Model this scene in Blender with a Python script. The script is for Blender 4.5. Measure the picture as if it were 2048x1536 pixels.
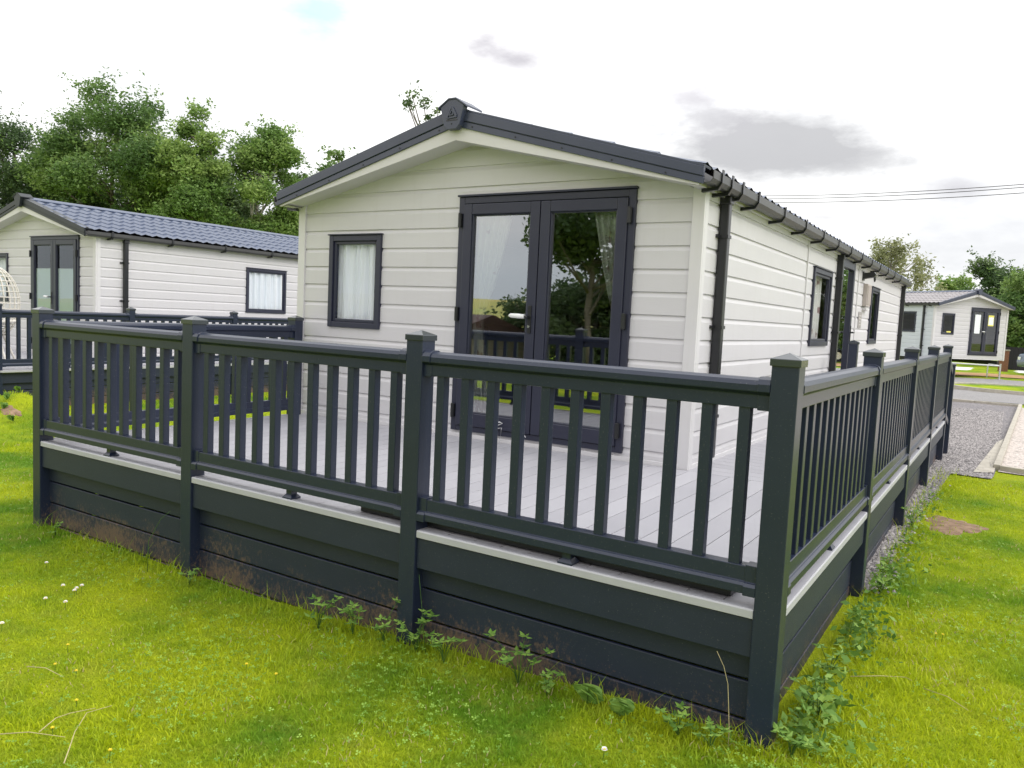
import bpy, math, random
import numpy as np
from mathutils import Vector, Matrix
rnd = random.Random(7)
rad = math.radians
scene = bpy.context.scene
for o in list(bpy.data.objects): bpy.data.objects.remove(o)

# ------------------------------------------------------------------ camera
CAM = Vector((5.8546, -5.3601, 1.0239)); YAW, PITCH, ROLL, FOC = .56374, -.08502, -.04724, 1571.0
CR = (Matrix.Rotation(YAW, 3, 'Z') @ Matrix.Rotation(PITCH, 3, 'X') @ Matrix.Rotation(ROLL, 3, 'Y'))
cd = bpy.data.cameras.new('camera'); cam = bpy.data.objects.new('camera', cd)
scene.collection.objects.link(cam); scene.camera = cam
cam.matrix_world = Matrix.Translation(CAM) @ (CR @ Matrix.Rotation(rad(90), 3, 'X')).to_4x4()
cd.sensor_width = 36.0; cd.lens = 36.0 * FOC / 2048; cd.clip_start = .05; cd.clip_end = 2000
def at(u, v, depth):
    """a point seen towards (u, v), depth metres along the view axis"""
    return CAM + CR @ Vector(((u-1024)/FOC*depth, depth, -(v-768)/FOC*depth))
def dirto(u, v): return (at(u, v, 1) - CAM).normalized()

# ------------------------------------------------------------------ sky
SUN_AZ, SUN_EL = rad(18), rad(42)      # towards +x, a little behind the home
world = bpy.data.worlds.new('World'); scene.world = world; world.use_nodes = True
nt = world.node_tree; N = nt.nodes; LK = nt.links; N.clear()
def nd(t, tree=None, **kw):
    n = (tree or nt).nodes.new(t)
    for k, v in kw.items():
        if k.startswith('i_'):
            key = k[2:]; n.inputs[int(key) if key.isdigit() else key].default_value = v
        else: setattr(n, k, v)
    return n
wout = nd('ShaderNodeOutputWorld'); bg = nd('ShaderNodeBackground'); bg.inputs[1].default_value = .1
LK.new(bg.outputs[0], wout.inputs[0])
sky = nd('ShaderNodeTexSky', sky_type='NISHITA', sun_disc=False, sun_elevation=SUN_EL, sun_rotation=rad(90)-SUN_AZ)
tc = nd('ShaderNodeTexCoord')
def vm(op, a, b=None, **kw):
    n = nd('ShaderNodeVectorMath', operation=op)
    for i, x in enumerate((a, b)):
        if x is None: continue
        if isinstance(x, (tuple, Vector)): n.inputs[i].default_value = tuple(x)
        else: LK.new(x, n.inputs[i])
    return n
def mt(op, a, b=0.0, c=None, clamp=False):
    n = nd('ShaderNodeMath', operation=op, use_clamp=clamp)
    for i, x in enumerate((a, b, c)):
        if x is None: continue
        if isinstance(x, (int, float)): n.inputs[i].default_value = x
        else: LK.new(x, n.inputs[i])
    return n.outputs[0]
def mixc(f, a, b):
    n = nd('ShaderNodeMix', data_type='RGBA')
    for i, x in ((0, f), (6, a), (7, b)):
        if isinstance(x, (int, float)): n.inputs[i].default_value = x
        elif isinstance(x, tuple): n.inputs[i].default_value = x
        else: LK.new(x, n.inputs[i])
    return n.outputs[2]
D = tc.outputs['Generated']
nz = nd('ShaderNodeTexNoise', i_Scale=13.0, i_Detail=9.0, i_Roughness=.62); LK.new(vm('MULTIPLY', D, (1, 1, 2.6)).outputs[0], nz.inputs['Vector'])
nz2 = nd('ShaderNodeTexNoise', i_Scale=2.6, i_Detail=6.0, i_Roughness=.58); LK.new(vm('MULTIPLY', D, (1, 1, 2.4)).outputs[0], nz2.inputs['Vector'])
def blob(u, v, su, sv, amp, soft):
    """mask of one cloud patch round a direction of the sky"""
    c = dirto(u, v); rt = (dirto(u+10, v) - c).normalized(); up = c.cross(rt).normalized()
    a = mt('MULTIPLY', vm('DOT_PRODUCT', D, rt).outputs[1], 1/su); b = mt('MULTIPLY', vm('DOT_PRODUCT', D, up).outputs[1], 1/sv)
    b0 = c.dot(rt)/su; b = mt('SUBTRACT', b, c.dot(up)/sv); a = mt('SUBTRACT', a, b0)
    r = mt('SQRT', mt('ADD', mt('MULTIPLY', a, a), mt('MULTIPLY', b, b)))
    r = mt('ADD', r, mt('MULTIPLY', mt('SUBTRACT', nz.outputs[0], .5), amp))
    m = mt('MULTIPLY', mt('SUBTRACT', 1.0, r), 1/soft, clamp=True)
    front = mt('GREATER_THAN', vm('DOT_PRODUCT', D, c).outputs[1], 0.3)
    return mt('MULTIPLY', m, front)
sep = nd('ShaderNodeSeparateXYZ'); LK.new(D, sep.inputs[0])
X_, Y_, Z_ = sep.outputs
SV = (math.cos(SUN_EL)*math.cos(SUN_AZ), math.cos(SUN_EL)*math.sin(SUN_AZ), math.sin(SUN_EL))
glow = mt('POWER', mt('MAXIMUM', vm('DOT_PRODUCT', D, SV).outputs[1], 0.0), 4.0)
grad = mt('ADD', mt('ADD', 1.0, mt('MULTIPLY', mt('MAXIMUM', Z_, 0.0), .9)), mt('MULTIPLY', glow, 1.0))
white = mixc(mt('MULTIPLY', mt('SUBTRACT', nz2.outputs[0], .36), 4.5, clamp=True), (8.5, 8.6, 8.85, 1), (12.6, 12.6, 12.5, 1))
c1 = mixc(mt('MULTIPLY', blob(1550, 294, .145, .050, .9, .45), .92), white, (5.1, 5.1, 5.25, 1))
c1 = mixc(mt('MULTIPLY', blob(1690, 322, .080, .024, 1.5, .6), .6), c1, (5.5, 5.5, 5.65, 1))
c1 = mixc(mt('MULTIPLY', blob(1430, 246, .075, .036, 2.2, .8), .6), c1, (5.6, 5.5, 5.8, 1))
c1 = mixc(mt('MULTIPLY', blob(1035, 118, .075, .026, 1.3, .9), .9), c1, (5.2, 5.0, 5.4, 1))
c1 = mixc(mt('MULTIPLY', blob(972, 82, .045, .020, 1.3, .9), .9), c1, (5.2, 5.0, 5.4, 1))
c1 = mixc(mt('MULTIPLY', blob(1925, 378, .055, .022, 1.6, .9), .8), c1, (6.0, 5.9, 6.3, 1))
c1 = mixc(mt('MULTIPLY', blob(1370, 192, .045, .018, 1.6, .9), .7), c1, (6.4, 6.2, 6.6, 1))
c1 = mixc(mt('MULTIPLY', blob(1650, 435, .05, .014, 1.6, .9), .6), c1, (6.4, 6.3, 6.5, 1))
c1 = mixc(mt('MULTIPLY', blob(650, 20, .075, .045, 1.2, .8), .8), c1, (5.2, 8.0, 7.9, 1))
# cloudier, bluer sky low behind the photographer (seen mirrored in the door glass)
bk = mt('MULTIPLY', mt('MULTIPLY', mt('ADD', Y_, .15), -3.5), 1.0, clamp=True)
low = mt('SUBTRACT', 1.0, mt('MULTIPLY', Z_, 1.7), clamp=True)
cb = mixc(mt('MULTIPLY', mt('SUBTRACT', nz2.outputs[0], .42), 4.5, clamp=True), (11.5, 10.6, 10.0, 1), (21.0, 17.5, 14.0, 1))
cb2 = mixc(mt('MULTIPLY', mt('SUBTRACT', .25, Z_), 5.0, clamp=True), cb, (9.6, 10.4, 11.0, 1))
c2 = mixc(mt('MULTIPLY', bk, mt('MULTIPLY', low, .9)), c1, cb2)
sc = vm('MULTIPLY', c2, c2); 
gm = nd('ShaderNodeVectorMath', operation='SCALE'); LK.new(c2, gm.inputs[0]); LK.new(grad, gm.inputs['Scale'])
fin = mixc(.96, sky.outputs[0], gm.outputs[0]); LK.new(fin, bg.inputs[0])
N.remove(sc)

sd = bpy.data.lights.new('sun', 'SUN'); sun = bpy.data.objects.new('sun', sd); scene.collection.objects.link(sun)
sd.energy = 1.0; sd.angle = rad(14); sd.color = (1, .94, .85)
sv = Vector((math.cos(SUN_EL)*math.cos(SUN_AZ), math.cos(SUN_EL)*math.sin(SUN_AZ), math.sin(SUN_EL)))
sun.rotation_euler = sv.to_track_quat('Z', 'Y').to_euler()
scene.render.engine = 'CYCLES'
scene.view_settings.view_transform = 'Standard'; scene.view_settings.look = 'None'
scene.view_settings.exposure = 0.0; scene.view_settings.gamma = 1
scene.render.resolution_x = 1024; scene.render.resolution_y = 768
scene.cycles.max_bounces = 8; scene.cycles.transparent_max_bounces = 24

# ------------------------------------------------------------------ materials
def ramp_mix(nt_, f, a, b):
    n = nt_.nodes.new('ShaderNodeMix'); n.data_type = 'RGBA'
    for i, x in ((0, f), (6, a), (7, b)):
        if isinstance(x, (int, float)): n.inputs[i].default_value = x
        elif isinstance(x, tuple): n.inputs[i].default_value = x if len(x) == 4 else (*x, 1)
        else: nt_.links.new(x, n.inputs[i])
    return n.outputs[2]
def noise(nt_, scale, detail=4, rough=.55, stretch=None, coord='Object'):
    t = nt_.nodes.new('ShaderNodeTexCoord'); n = nt_.nodes.new('ShaderNodeTexNoise')
    n.inputs['Scale'].default_value = scale; n.inputs['Detail'].default_value = detail; n.inputs['Roughness'].default_value = rough
    src = t.outputs[coord]
    if coord == 'World':
        src = None
    if stretch:
        m = nt_.nodes.new('ShaderNodeMapping'); m.inputs['Scale'].default_value = stretch
        nt_.links.new(src, m.inputs[0]); src = m.outputs[0]
    nt_.links.new(src, n.inputs['Vector']); return n.outputs[0]
def fmath(nt_, op, a, b=0.0, clamp=False):
    n = nt_.nodes.new('ShaderNodeMath'); n.operation = op; n.use_clamp = clamp
    for i, x in enumerate((a, b)):
        if isinstance(x, (int, float)): n.inputs[i].default_value = x
        else: nt_.links.new(x, n.inputs[i])
    return n.outputs[0]
def newmat(name):
    m = bpy.data.materials.new(name); m.use_nodes = True
    return m, m.node_tree, m.node_tree.nodes['Principled BSDF']
def mat(name, col, rough=.5, col2=None, scale=6, stretch=None, bump=0, bscale=80, bstretch=None, spec=.5, metal=0, dirt=None):
    m, t, p = newmat(name)
    if col2 is not None:
        f = noise(t, scale, 5, .6, stretch); f = fmath(t, 'MULTIPLY', fmath(t, 'SUBTRACT', f, .3), 2.5, True)
        c = ramp_mix(t, f, col, col2)
    else:
        c = None
    if dirt:                                    # real soiling low down: (colour, z at which it ends, strength)
        dc, zt, st = dirt
        tcn = t.nodes.new('ShaderNodeTexCoord'); sp = t.nodes.new('ShaderNodeSeparateXYZ'); t.links.new(tcn.outputs['Object'], sp.inputs[0])
        h = fmath(t, 'MULTIPLY', fmath(t, 'SUBTRACT', zt, sp.outputs[2]), 6.5)
        f1 = fmath(t, 'SUBTRACT', noise(t, 2.2, 6, .7), .5); f2 = fmath(t, 'SUBTRACT', noise(t, 75.0, 4, .75, (1, 1, .6)), .5)
        f = fmath(t, 'ADD', h, fmath(t, 'ADD', fmath(t, 'MULTIPLY', f1, 5.0), fmath(t, 'MULTIPLY', f2, 5.5)))
        f = fmath(t, 'MULTIPLY', fmath(t, 'MULTIPLY', f, .8, True), st)
        c = ramp_mix(t, f, c if c is not None else col, dc)
        sf = fmath(t, 'MULTIPLY', fmath(t, 'SUBTRACT', noise(t, 170.0, 2, .5), .665), 9.0, True)
        c = ramp_mix(t, fmath(t, 'MULTIPLY', sf, .35), c, (.28, .27, .24))
    if c is None: p.inputs['Base Color'].default_value = (*col, 1)
    else: t.links.new(c, p.inputs['Base Color'])
    p.inputs['Roughness'].default_value = rough; p.inputs['Metallic'].default_value = metal
    p.inputs['Specular IOR Level'].default_value = spec
    if bump:
        b = t.nodes.new('ShaderNodeBump'); b.inputs['Strength'].default_value = bump; b.inputs['Distance'].default_value = .004
        t.links.new(noise(t, bscale, 4, .6, bstretch), b.inputs['Height']); t.links.new(b.outputs[0], p.inputs['Normal'])
    return m
def streaked(m, amt=.10):
    t = m.node_tree; p = t.nodes['Principled BSDF']; l = p.inputs['Base Color'].links[0]; src = l.from_socket
    f = fmath(t, 'MULTIPLY', fmath(t, 'SUBTRACT', noise(t, 5, 6, .7, (3, 3, .25)), .52), 4, True)
    g = fmath(t, 'MULTIPLY', fmath(t, 'SUBTRACT', noise(t, 260, 2, .5), .74), 10, True)
    c = ramp_mix(t, fmath(t, 'MULTIPLY', f, amt), src, (.36, .33, .28)); c = ramp_mix(t, fmath(t, 'MULTIPLY', g, .5), c, (.25, .22, .18)); t.links.new(c, p.inputs['Base Color'])
def glassmat(name, tint=(.80, .86, .84), refl=1.0, extra=.10):
    m = bpy.data.materials.new(name); m.use_nodes = True; t = m.node_tree; t.nodes.clear()
    o = t.nodes.new('ShaderNodeOutputMaterial'); mx = t.nodes.new('ShaderNodeMixShader'); tr = t.nodes.new('ShaderNodeBsdfTransparent'); g = t.nodes.new('ShaderNodeBsdfGlossy')
    g.inputs['Roughness'].default_value = .012; g.inputs['Color'].default_value = (.95, .97, 1, 1)
    tr.inputs[0].default_value = (*tint, 1)
    fr = t.nodes.new('ShaderNodeFresnel'); fr.inputs[0].default_value = 1.5
    f = fmath(t, 'ADD', fmath(t, 'MULTIPLY', fr.outputs[0], 1.7*refl), extra, True)
    t.links.new(f, mx.inputs[0]); t.links.new(tr.outputs[0], mx.inputs[1]); t.links.new(g.outputs[0], mx.inputs[2]); t.links.new(mx.outputs[0], o.inputs[0])
    return m
def leafmat(name, dark, mid, light, trans=.35):
    m, t, p = newmat(name)
    a = t.nodes.new('ShaderNodeAttribute'); a.attribute_name = 'tint'
    n = noise(t, .9, 3, .5)
    f = fmath(t, 'ADD', fmath(t, 'MULTIPLY', a.outputs['Fac'], .65), fmath(t, 'MULTIPLY', n, .45), True)
    r = t.nodes.new('ShaderNodeValToRGB'); e = r.color_ramp.elements
    e[0].position = .1; e[0].color = (*dark, 1); e[1].position = .9; e[1].color = (*light, 1)
    k = r.color_ramp.elements.new(.5); k.color = (*mid, 1)
    t.links.new(f, r.inputs[0]); t.links.new(r.outputs[0], p.inputs['Base Color'])
    p.inputs['Roughness'].default_value = .55; p.inputs['Specular IOR Level'].default_value = .3
    tl = t.nodes.new('ShaderNodeBsdfTranslucent'); t.links.new(r.outputs[0], tl.inputs[0])
    mx = t.nodes.new('ShaderNodeMixShader'); mx.inputs[0].default_value = trans
    out = [x for x in t.nodes if x.type == 'OUTPUT_MATERIAL'][0]
    t.links.new(p.outputs[0], mx.inputs[1]); t.links.new(tl.outputs[0], mx.inputs[2]); t.links.new(mx.outputs[0], out.inputs[0])
    return m

M = {}
M['siding'] = mat('siding', (.555, .545, .57), .48, (.585, .575, .60), 1.3, (1, 1, 4), .25, 25, (.6, .6, 8), spec=.4)
M['trim'] = mat('trim', (.60, .59, .61), .45, (.63, .62, .635), 2)
streaked(M['siding']); streaked(M['trim'], .08)
M['cream'] = mat('cream', (.565, .55, .565), .5, (.595, .58, .59), 2)
M['pvc'] = mat('pvc', (.019, .021, .043), .38, (.023, .026, .049), 3, bump=.12, bscale=160, bstretch=(1, 1, .12))
M['rail'] = mat('rail', (.0135, .020, .043), .30, (.017, .024, .050), 4, bump=.15, bscale=120, bstretch=(1, 1, .15), dirt=((.17, .12, .085), -.47, .9), spec=.5)
M['skirt'] = mat('skirt', (.012, .018, .037), .5, (.015, .022, .043), 5, (1, 1, 3), .25, 90, (1, 1, 6), dirt=((.17, .108, .07), -.435, .70))
M['roofmetal'] = mat('roofmetal', (.036, .044, .078), .38, (.044, .053, .090), 3, spec=.6)
M['tiles'] = mat('tiles', (.048, .068, .125), .36, (.064, .086, .145), 1.5, bump=.2, bscale=50, spec=.7)
M['tiles_brown'] = mat('tiles_brown', (.24, .225, .235), .5, (.32, .30, .31), 1.5, bump=.2, bscale=50)
M['tiles_red'] = mat('tiles_red', (.055, .028, .026), .7, (.08, .04, .035), 3, bump=.3)
M['darktrim'] = mat('darktrim', (.014, .018, .022), .45)
M['black'] = mat('black', (.012, .013, .016), .32, spec=.5)
M['gutter'] = mat('gutter', (.045, .045, .050), .4, (.06, .06, .062), 6)
M['glass'] = glassmat('glass', extra=.30)
M['glass_far'] = glassmat('glass_far', (.9, .95, .95), .7, .02)
M['glass_small'] = glassmat('glass_small', (.97, .99, 1), .28, .0)
M['chrome'] = mat('chrome', (.7, .7, .7), .2, metal=1)
M['white'] = mat('white', (.78, .79, .80), .4)
M['lace'] = None
M['interior'] = mat('interior', (.20, .17, .14), .8, (.26, .22, .18), 2)
M['intfloor'] = mat('intfloor', (.13, .11, .09), .5, (.20, .17, .14), 4)
M['cabinet'] = mat('cabinet', (.10, .10, .11), .5, (.12, .12, .13), 4)
M['sofa'] = mat('sofa', (.24, .23, .22), .9, (.30, .29, .28), 8)
M['deck'] = None
M['edge'] = mat('edge', (.39, .39, .43), .5, (.43, .43, .47), 8, (1, 1, 1))
M['rubber'] = mat('rubber', (.012, .012, .013), .8)
M['bark'] = mat('bark', (.10, .085, .065), .9, (.19, .165, .13), 7, (3, 3, .8), .8, 20)
M['birchbark'] = mat('birchbark', (.30, .27, .23), .8, (.5, .48, .44), 7, (1, 1, 3), .5, 20)
M['concrete'] = mat('concrete', (.34, .31, .26), .9, (.46, .43, .37), 9, bump=.5)
M['brick'] = mat('brick', (.24, .10, .07), .85, (.30, .15, .10), 14, bump=.5)
M['wire'] = mat('wire', (.05, .05, .05), .6)
M['rattan'] = mat('rattan', (.60, .57, .52), .7, (.68, .65, .60), 30)
M['cushion'] = mat('cushion', (.55, .54, .53), .9)
M['paper'] = mat('paper', (.80, .84, .88), .7)
M['yellowpaper'] = mat('yellowpaper', (.80, .74, .16), .7)
M['carblue'] = mat('carblue', (.02, .06, .12), .25, spec=.7)
M['frost'] = mat('frost', (.72, .78, .82), .35)
M['leaf'] = leafmat('leaf', (.045, .095, .030), (.12, .21, .06), (.27, .37, .11))
M['leafdark'] = leafmat('leafdark', (.030, .060, .028), (.080, .135, .050), (.19, .26, .10))
M['leaflight'] = leafmat('leaflight', (.07, .14, .035), (.17, .28, .07), (.34, .44, .13))
M['leafbirch'] = leafmat('leafbirch', (.13, .15, .07), (.26, .28, .14), (.46, .47, .26))
M['weed'] = leafmat('weed', (.05, .12, .025), (.14, .27, .045), (.28, .42, .08), .3)
M['clover'] = leafmat('clover', (.10, .22, .03), (.20, .36, .05), (.34, .52, .09), .3)
M['straw'] = mat('straw', (.42, .36, .17), .8, (.52, .45, .24), 8)
M['petal'] = mat('petal', (.82, .80, .82), .6)
M['buttercup'] = mat('buttercup', (.80, .62, .02), .5)

def deckmat():
    m, t, p = newmat('deck')
    a = t.nodes.new('ShaderNodeAttribute'); a.attribute_name = 'tint'
    n = noise(t, 3, 5, .6)
    f = fmath(t, 'ADD', fmath(t, 'MULTIPLY', a.outputs['Fac'], .6), fmath(t, 'MULTIPLY', n, .5), True)
    c = ramp_mix(t, f, (.33, .325, .36), (.42, .415, .45))
    f2 = fmath(t, 'MULTIPLY', fmath(t, 'SUBTRACT', noise(t, 130, 2, .5), .62), 5.0, True)
    c = ramp_mix(t, fmath(t, 'MULTIPLY', f2, .25), c, (.62, .61, .62))
    t.links.new(c, p.inputs['Base Color']); p.inputs['Roughness'].default_value = .42
    b = t.nodes.new('ShaderNodeBump'); b.inputs['Strength'].default_value = .35; b.inputs['Distance'].default_value = .003
    t.links.new(noise(t, 60, 4, .6, (3, .25, 1)), b.inputs['Height']); t.links.new(b.outputs[0], p.inputs['Normal'])
    return m
M['deck'] = deckmat()
def lacemat(name, col, op, flowers=None):
    m, t, p = newmat(name)
    c = None
    if flowers:
        f = fmath(t, 'MULTIPLY', fmath(t, 'SUBTRACT', noise(t, 9, 3, .5, (1, 1, .8)), .56), 14, True)
        c = ramp_mix(t, fmath(t, 'MULTIPLY', f, .75), col, flowers)
        t.links.new(c, p.inputs['Base Color'])
    else: p.inputs['Base Color'].default_value = (*col, 1)
    p.inputs['Roughness'].default_value = .9
    tl = t.nodes.new('ShaderNodeBsdfTranslucent'); tp = t.nodes.new('ShaderNodeBsdfTransparent')
    if c is not None: t.links.new(c, tl.inputs[0])
    else: tl.inputs[0].default_value = (*col, 1)
    m1 = t.nodes.new('ShaderNodeMixShader'); m1.inputs[0].default_value = .08
    m2 = t.nodes.new('ShaderNodeMixShader'); m2.inputs[0].default_value = 1-op
    out = [x for x in t.nodes if x.type == 'OUTPUT_MATERIAL'][0]
    t.links.new(p.outputs[0], m1.inputs[1]); t.links.new(tl.outputs[0], m1.inputs[2])
    t.links.new(m1.outputs[0], m2.inputs[1]); t.links.new(tp.outputs[0], m2.inputs[2]); t.links.new(m2.outputs[0], out.inputs[0])
    return m
M['lace'] = lacemat('lace', (.93, .95, 1.0), .99)
M['voile'] = lacemat('voile', (.95, .93, .92), .95, (.30, .10, .14))

def groundmat():
    m, t, p = newmat('lawn_ground')
    a = noise(t, .75, 5, .65); b = noise(t, 7, 5, .65); c = noise(t, 120, 3, .7)
    c1 = ramp_mix(t, fmath(t, 'MULTIPLY', fmath(t, 'SUBTRACT', a, .38), 5.0, True), (.12, .24, .014), (.38, .45, .014))
    c1 = ramp_mix(t, fmath(t, 'MULTIPLY', fmath(t, 'MULTIPLY', fmath(t, 'SUBTRACT', b, .50), 3, True), .5), c1, (.36, .34, .05))
    c1 = ramp_mix(t, fmath(t, 'MULTIPLY', fmath(t, 'SUBTRACT', c, .48), 4, True), c1, (.11, .19, .008))
    t.links.new(c1, p.inputs['Base Color']); p.inputs['Roughness'].default_value = .9; p.inputs['Specular IOR Level'].default_value = .1
    bn = t.nodes.new('ShaderNodeBump'); bn.inputs['Strength'].default_value = 1; bn.inputs['Distance'].default_value = .02
    t.links.new(noise(t, 140, 3, .7), bn.inputs['Height']); t.links.new(bn.outputs[0], p.inputs['Normal'])
    return m
M['ground'] = groundmat()
def grassmat():
    m, t, p = newmat('grass_blades')
    a = t.nodes.new('ShaderNodeAttribute'); a.attribute_name = 'tint'
    n1 = noise(t, .75, 5, .65); n2 = noise(t, 7, 5, .65)
    base = ramp_mix(t, fmath(t, 'MULTIPLY', fmath(t, 'SUBTRACT', n1, .38), 5.0, True), (.15, .31, .016), (.54, .61, .016))
    base = ramp_mix(t, fmath(t, 'MULTIPLY', fmath(t, 'MULTIPLY', fmath(t, 'SUBTRACT', n2, .50), 3, True), .4), base, (.50, .48, .15))
    base = ramp_mix(t, fmath(t, 'MULTIPLY', a.outputs['Fac'], .45), base, (.15, .29, .025))
    dry = fmath(t, 'GREATER_THAN', fmath(t, 'ADD', a.outputs['Fac'], fmath(t, 'MULTIPLY', fmath(t, 'SUBTRACT', noise(t, 2.4, 4, .6), .5), .55)), .99)
    base = ramp_mix(t, dry, base, (.56, .48, .24))
    t.links.new(base, p.inputs['Base Color']); p.inputs['Roughness'].default_value = .6; p.inputs['Specular IOR Level'].default_value = .25
    tl = t.nodes.new('ShaderNodeBsdfTranslucent'); t.links.new(base, tl.inputs[0])
    mx = t.nodes.new('ShaderNodeMixShader'); mx.inputs[0].default_value = .4
    out = [x for x in t.nodes if x.type == 'OUTPUT_MATERIAL'][0]
    t.links.new(p.outputs[0], mx.inputs[1]); t.links.new(tl.outputs[0], mx.inputs[2]); t.links.new(mx.outputs[0], out.inputs[0])
    return m
M['grass'] = grassmat()
def gravelmat(name, a, b, c, sc=45):
    m, t, p = newmat(name)
    tcn = t.nodes.new('ShaderNodeTexCoord'); v = t.nodes.new('ShaderNodeTexVoronoi'); v.inputs['Scale'].default_value = sc; t.links.new(tcn.outputs['Object'], v.inputs['Vector'])
    sp = t.nodes.new('ShaderNodeSeparateColor'); t.links.new(v.outputs['Color'], sp.inputs[0])
    col = ramp_mix(t, sp.outputs[0], a, b); col = ramp_mix(t, fmath(t, 'GREATER_THAN', sp.outputs[1], .82), col, c)
    col = ramp_mix(t, fmath(t, 'MULTIPLY', noise(t, .8, 4), .4), col, tuple(x*.75 for x in a))
    t.links.new(col, p.inputs['Base Color']); p.inputs['Roughness'].default_value = .9
    bn = t.nodes.new('ShaderNodeBump'); bn.inputs['Strength'].default_value = 1; bn.inputs['Distance'].default_value = .015; bn.invert = True
    t.links.new(v.outputs['Distance'], bn.inputs['Height']); t.links.new(bn.outputs[0], p.inputs['Normal'])
    return m
M['gravel'] = gravelmat('gravel', (.14, .13, .14), (.24, .225, .235), (.34, .31, .30), 42)
M['gravel_pale'] = gravelmat('gravel_pale', (.48, .42, .38), (.62, .56, .52), (.30, .27, .25), 30)
M['road'] = gravelmat('road', (.27, .26, .27), (.36, .35, .35), (.42, .40, .38), 90)
M['sand'] = mat('sand', (.46, .25, .09), .9, (.52, .33, .17), 2, bump=.5)
M['path'] = mat('path', (.72, .70, .67), .85, (.78, .76, .73), 2)
M['soil'] = mat('soil', (.14, .085, .05), .95, (.30, .20, .13), 14, bump=1, bscale=45)
M['field'] = mat('field', (.46, .38, .10), .9, (.24, .30, .06), .02)
M['mint'] = mat('mint', (.52, .565, .60), .5, (.55, .595, .63), 2, (1, 1, 4))

# ------------------------------------------------------------------ mesh helpers
class MB:
    def __init__(s): s.v = []; s.f = []; s.t = []
    def poly(s, pts, tint=0):
        b = len(s.v); s.v += [tuple(p) for p in pts]; s.f.append(tuple(range(b, b+len(pts)))); s.t.append(tint)
    def add(s, vs, fs, tint=0):
        b = len(s.v); s.v += [tuple(p) for p in vs]
        for f in fs: s.f.append(tuple(b+i for i in f)); s.t.append(tint)
    def box(s, x0, x1, y0, y1, z0, z1, tint=0, fr=None):
        vs = [(x, y, z) for z in (z0, z1) for y in (y0, y1) for x in (x0, x1)]
        if fr: vs = [tuple(fr(Vector(p))) for p in vs]
        s.add(vs, [(0, 2, 3, 1), (4, 5, 7, 6), (0, 1, 5, 4), (2, 6, 7, 3), (0, 4, 6, 2), (1, 3, 7, 5)], tint)
    def prism(s, prof, fn, a, b):
        """extrude 2-D profile: fn(p, t) -> 3-D, from t=a to t=b"""
        n = len(prof); vs = [fn(p, a) for p in prof] + [fn(p, b) for p in prof]
        fs = [(i, (i+1) % n, n+(i+1) % n, n+i) for i in range(n)] + [tuple(range(n))[::-1], tuple(range(n, 2*n))]
        s.add(vs, fs)
    def tube(s, pts, r, seg=6, r1=None, cap=True, tint=0):
        pts = [Vector(p) for p in pts]; n = len(pts); vs = []; fs = []
        for i, p in enumerate(pts):
            d = (pts[min(i+1, n-1)] - pts[max(i-1, 0)]).normalized()
            a = d.cross(Vector((0, 0, 1)));  a = a if a.length > .05 else d.cross(Vector((1, 0, 0)))
            a.normalize(); b = d.cross(a)
            rr = r if r1 is None else r + (r1-r)*i/(n-1)
            if isinstance(r, (list, tuple)): rr = r[i]
            for k in range(seg):
                an = 2*math.pi*k/seg; vs.append(p + a*math.cos(an)*rr + b*math.sin(an)*rr)
        for i in range(n-1):
            for k in range(seg):
                k2 = (k+1) % seg; fs.append((i*seg+k, i*seg+k2, (i+1)*seg+k2, (i+1)*seg+k))
        if cap: fs += [tuple(range(seg))[::-1], tuple(range((n-1)*seg, n*seg))]
        s.add(vs, fs, tint)
    def build(s, name, m, parent=None, bevel=0, smooth=False):
        me = bpy.data.meshes.new(name); me.from_pydata(s.v, [], s.f); me.update()
        if any(s.t):
            at_ = me.attributes.new('tint', 'FLOAT', 'FACE'); at_.data.foreach_set('value', s.t)
        if isinstance(m, str): m = M[m]
        me.materials.append(m)
        if smooth: me.polygons.foreach_set('use_smooth', [True]*len(me.polygons))
        o = bpy.data.objects.new(name, me); scene.collection.objects.link(o)
        if parent is not None: o.parent = parent
        if bevel:
            b = o.modifiers.new('bevel', 'BEVEL'); b.width = bevel; b.segments = 2; b.limit_method = 'ANGLE'; b.angle_limit = rad(40)
        return o
def box(name, m, parent, *a, bevel=0):
    b = MB(); b.box(*a); return b.build(name, m, parent, bevel)
def fastmesh(name, V, F, m, tint=None, parent=None):
    """V (n,3) float array, F (k, c) int array with c corners per face"""
    me = bpy.data.meshes.new(name); V = np.asarray(V, np.float32); F = np.asarray(F, np.int32)
    k, c = F.shape
    me.vertices.add(len(V)); me.vertices.foreach_set('co', V.ravel())
    me.loops.add(k*c); me.loops.foreach_set('vertex_index', F.ravel())
    me.polygons.add(k); me.polygons.foreach_set('loop_start', np.arange(k, dtype=np.int32)*c)
    me.update(calc_edges=True)
    if tint is not None:
        a = me.attributes.new('tint', 'FLOAT', 'FACE'); a.data.foreach_set('value', np.asarray(tint, np.float32))
    me.materials.append(M[m] if isinstance(m, str) else m)
    o = bpy.data.objects.new(name, me); scene.collection.objects.link(o)
    if parent is not None: o.parent = parent
    return o
def tag(o, label, cat, group=None, kind=None):
    o['label'] = label; o['category'] = cat
    if group: o['group'] = group
    if kind: o['kind'] = kind
    return o
def struct(o, kind='structure'): o['kind'] = kind; return o
def thing(name, label, cat, loc=(0, 0, 0), rz=0, group=None):
    o = bpy.data.objects.new(name, None); scene.collection.objects.link(o); o.empty_display_size = .2
    o.location = loc; o.rotation_euler = (0, 0, rz); return tag(o, label, cat, group)

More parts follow.
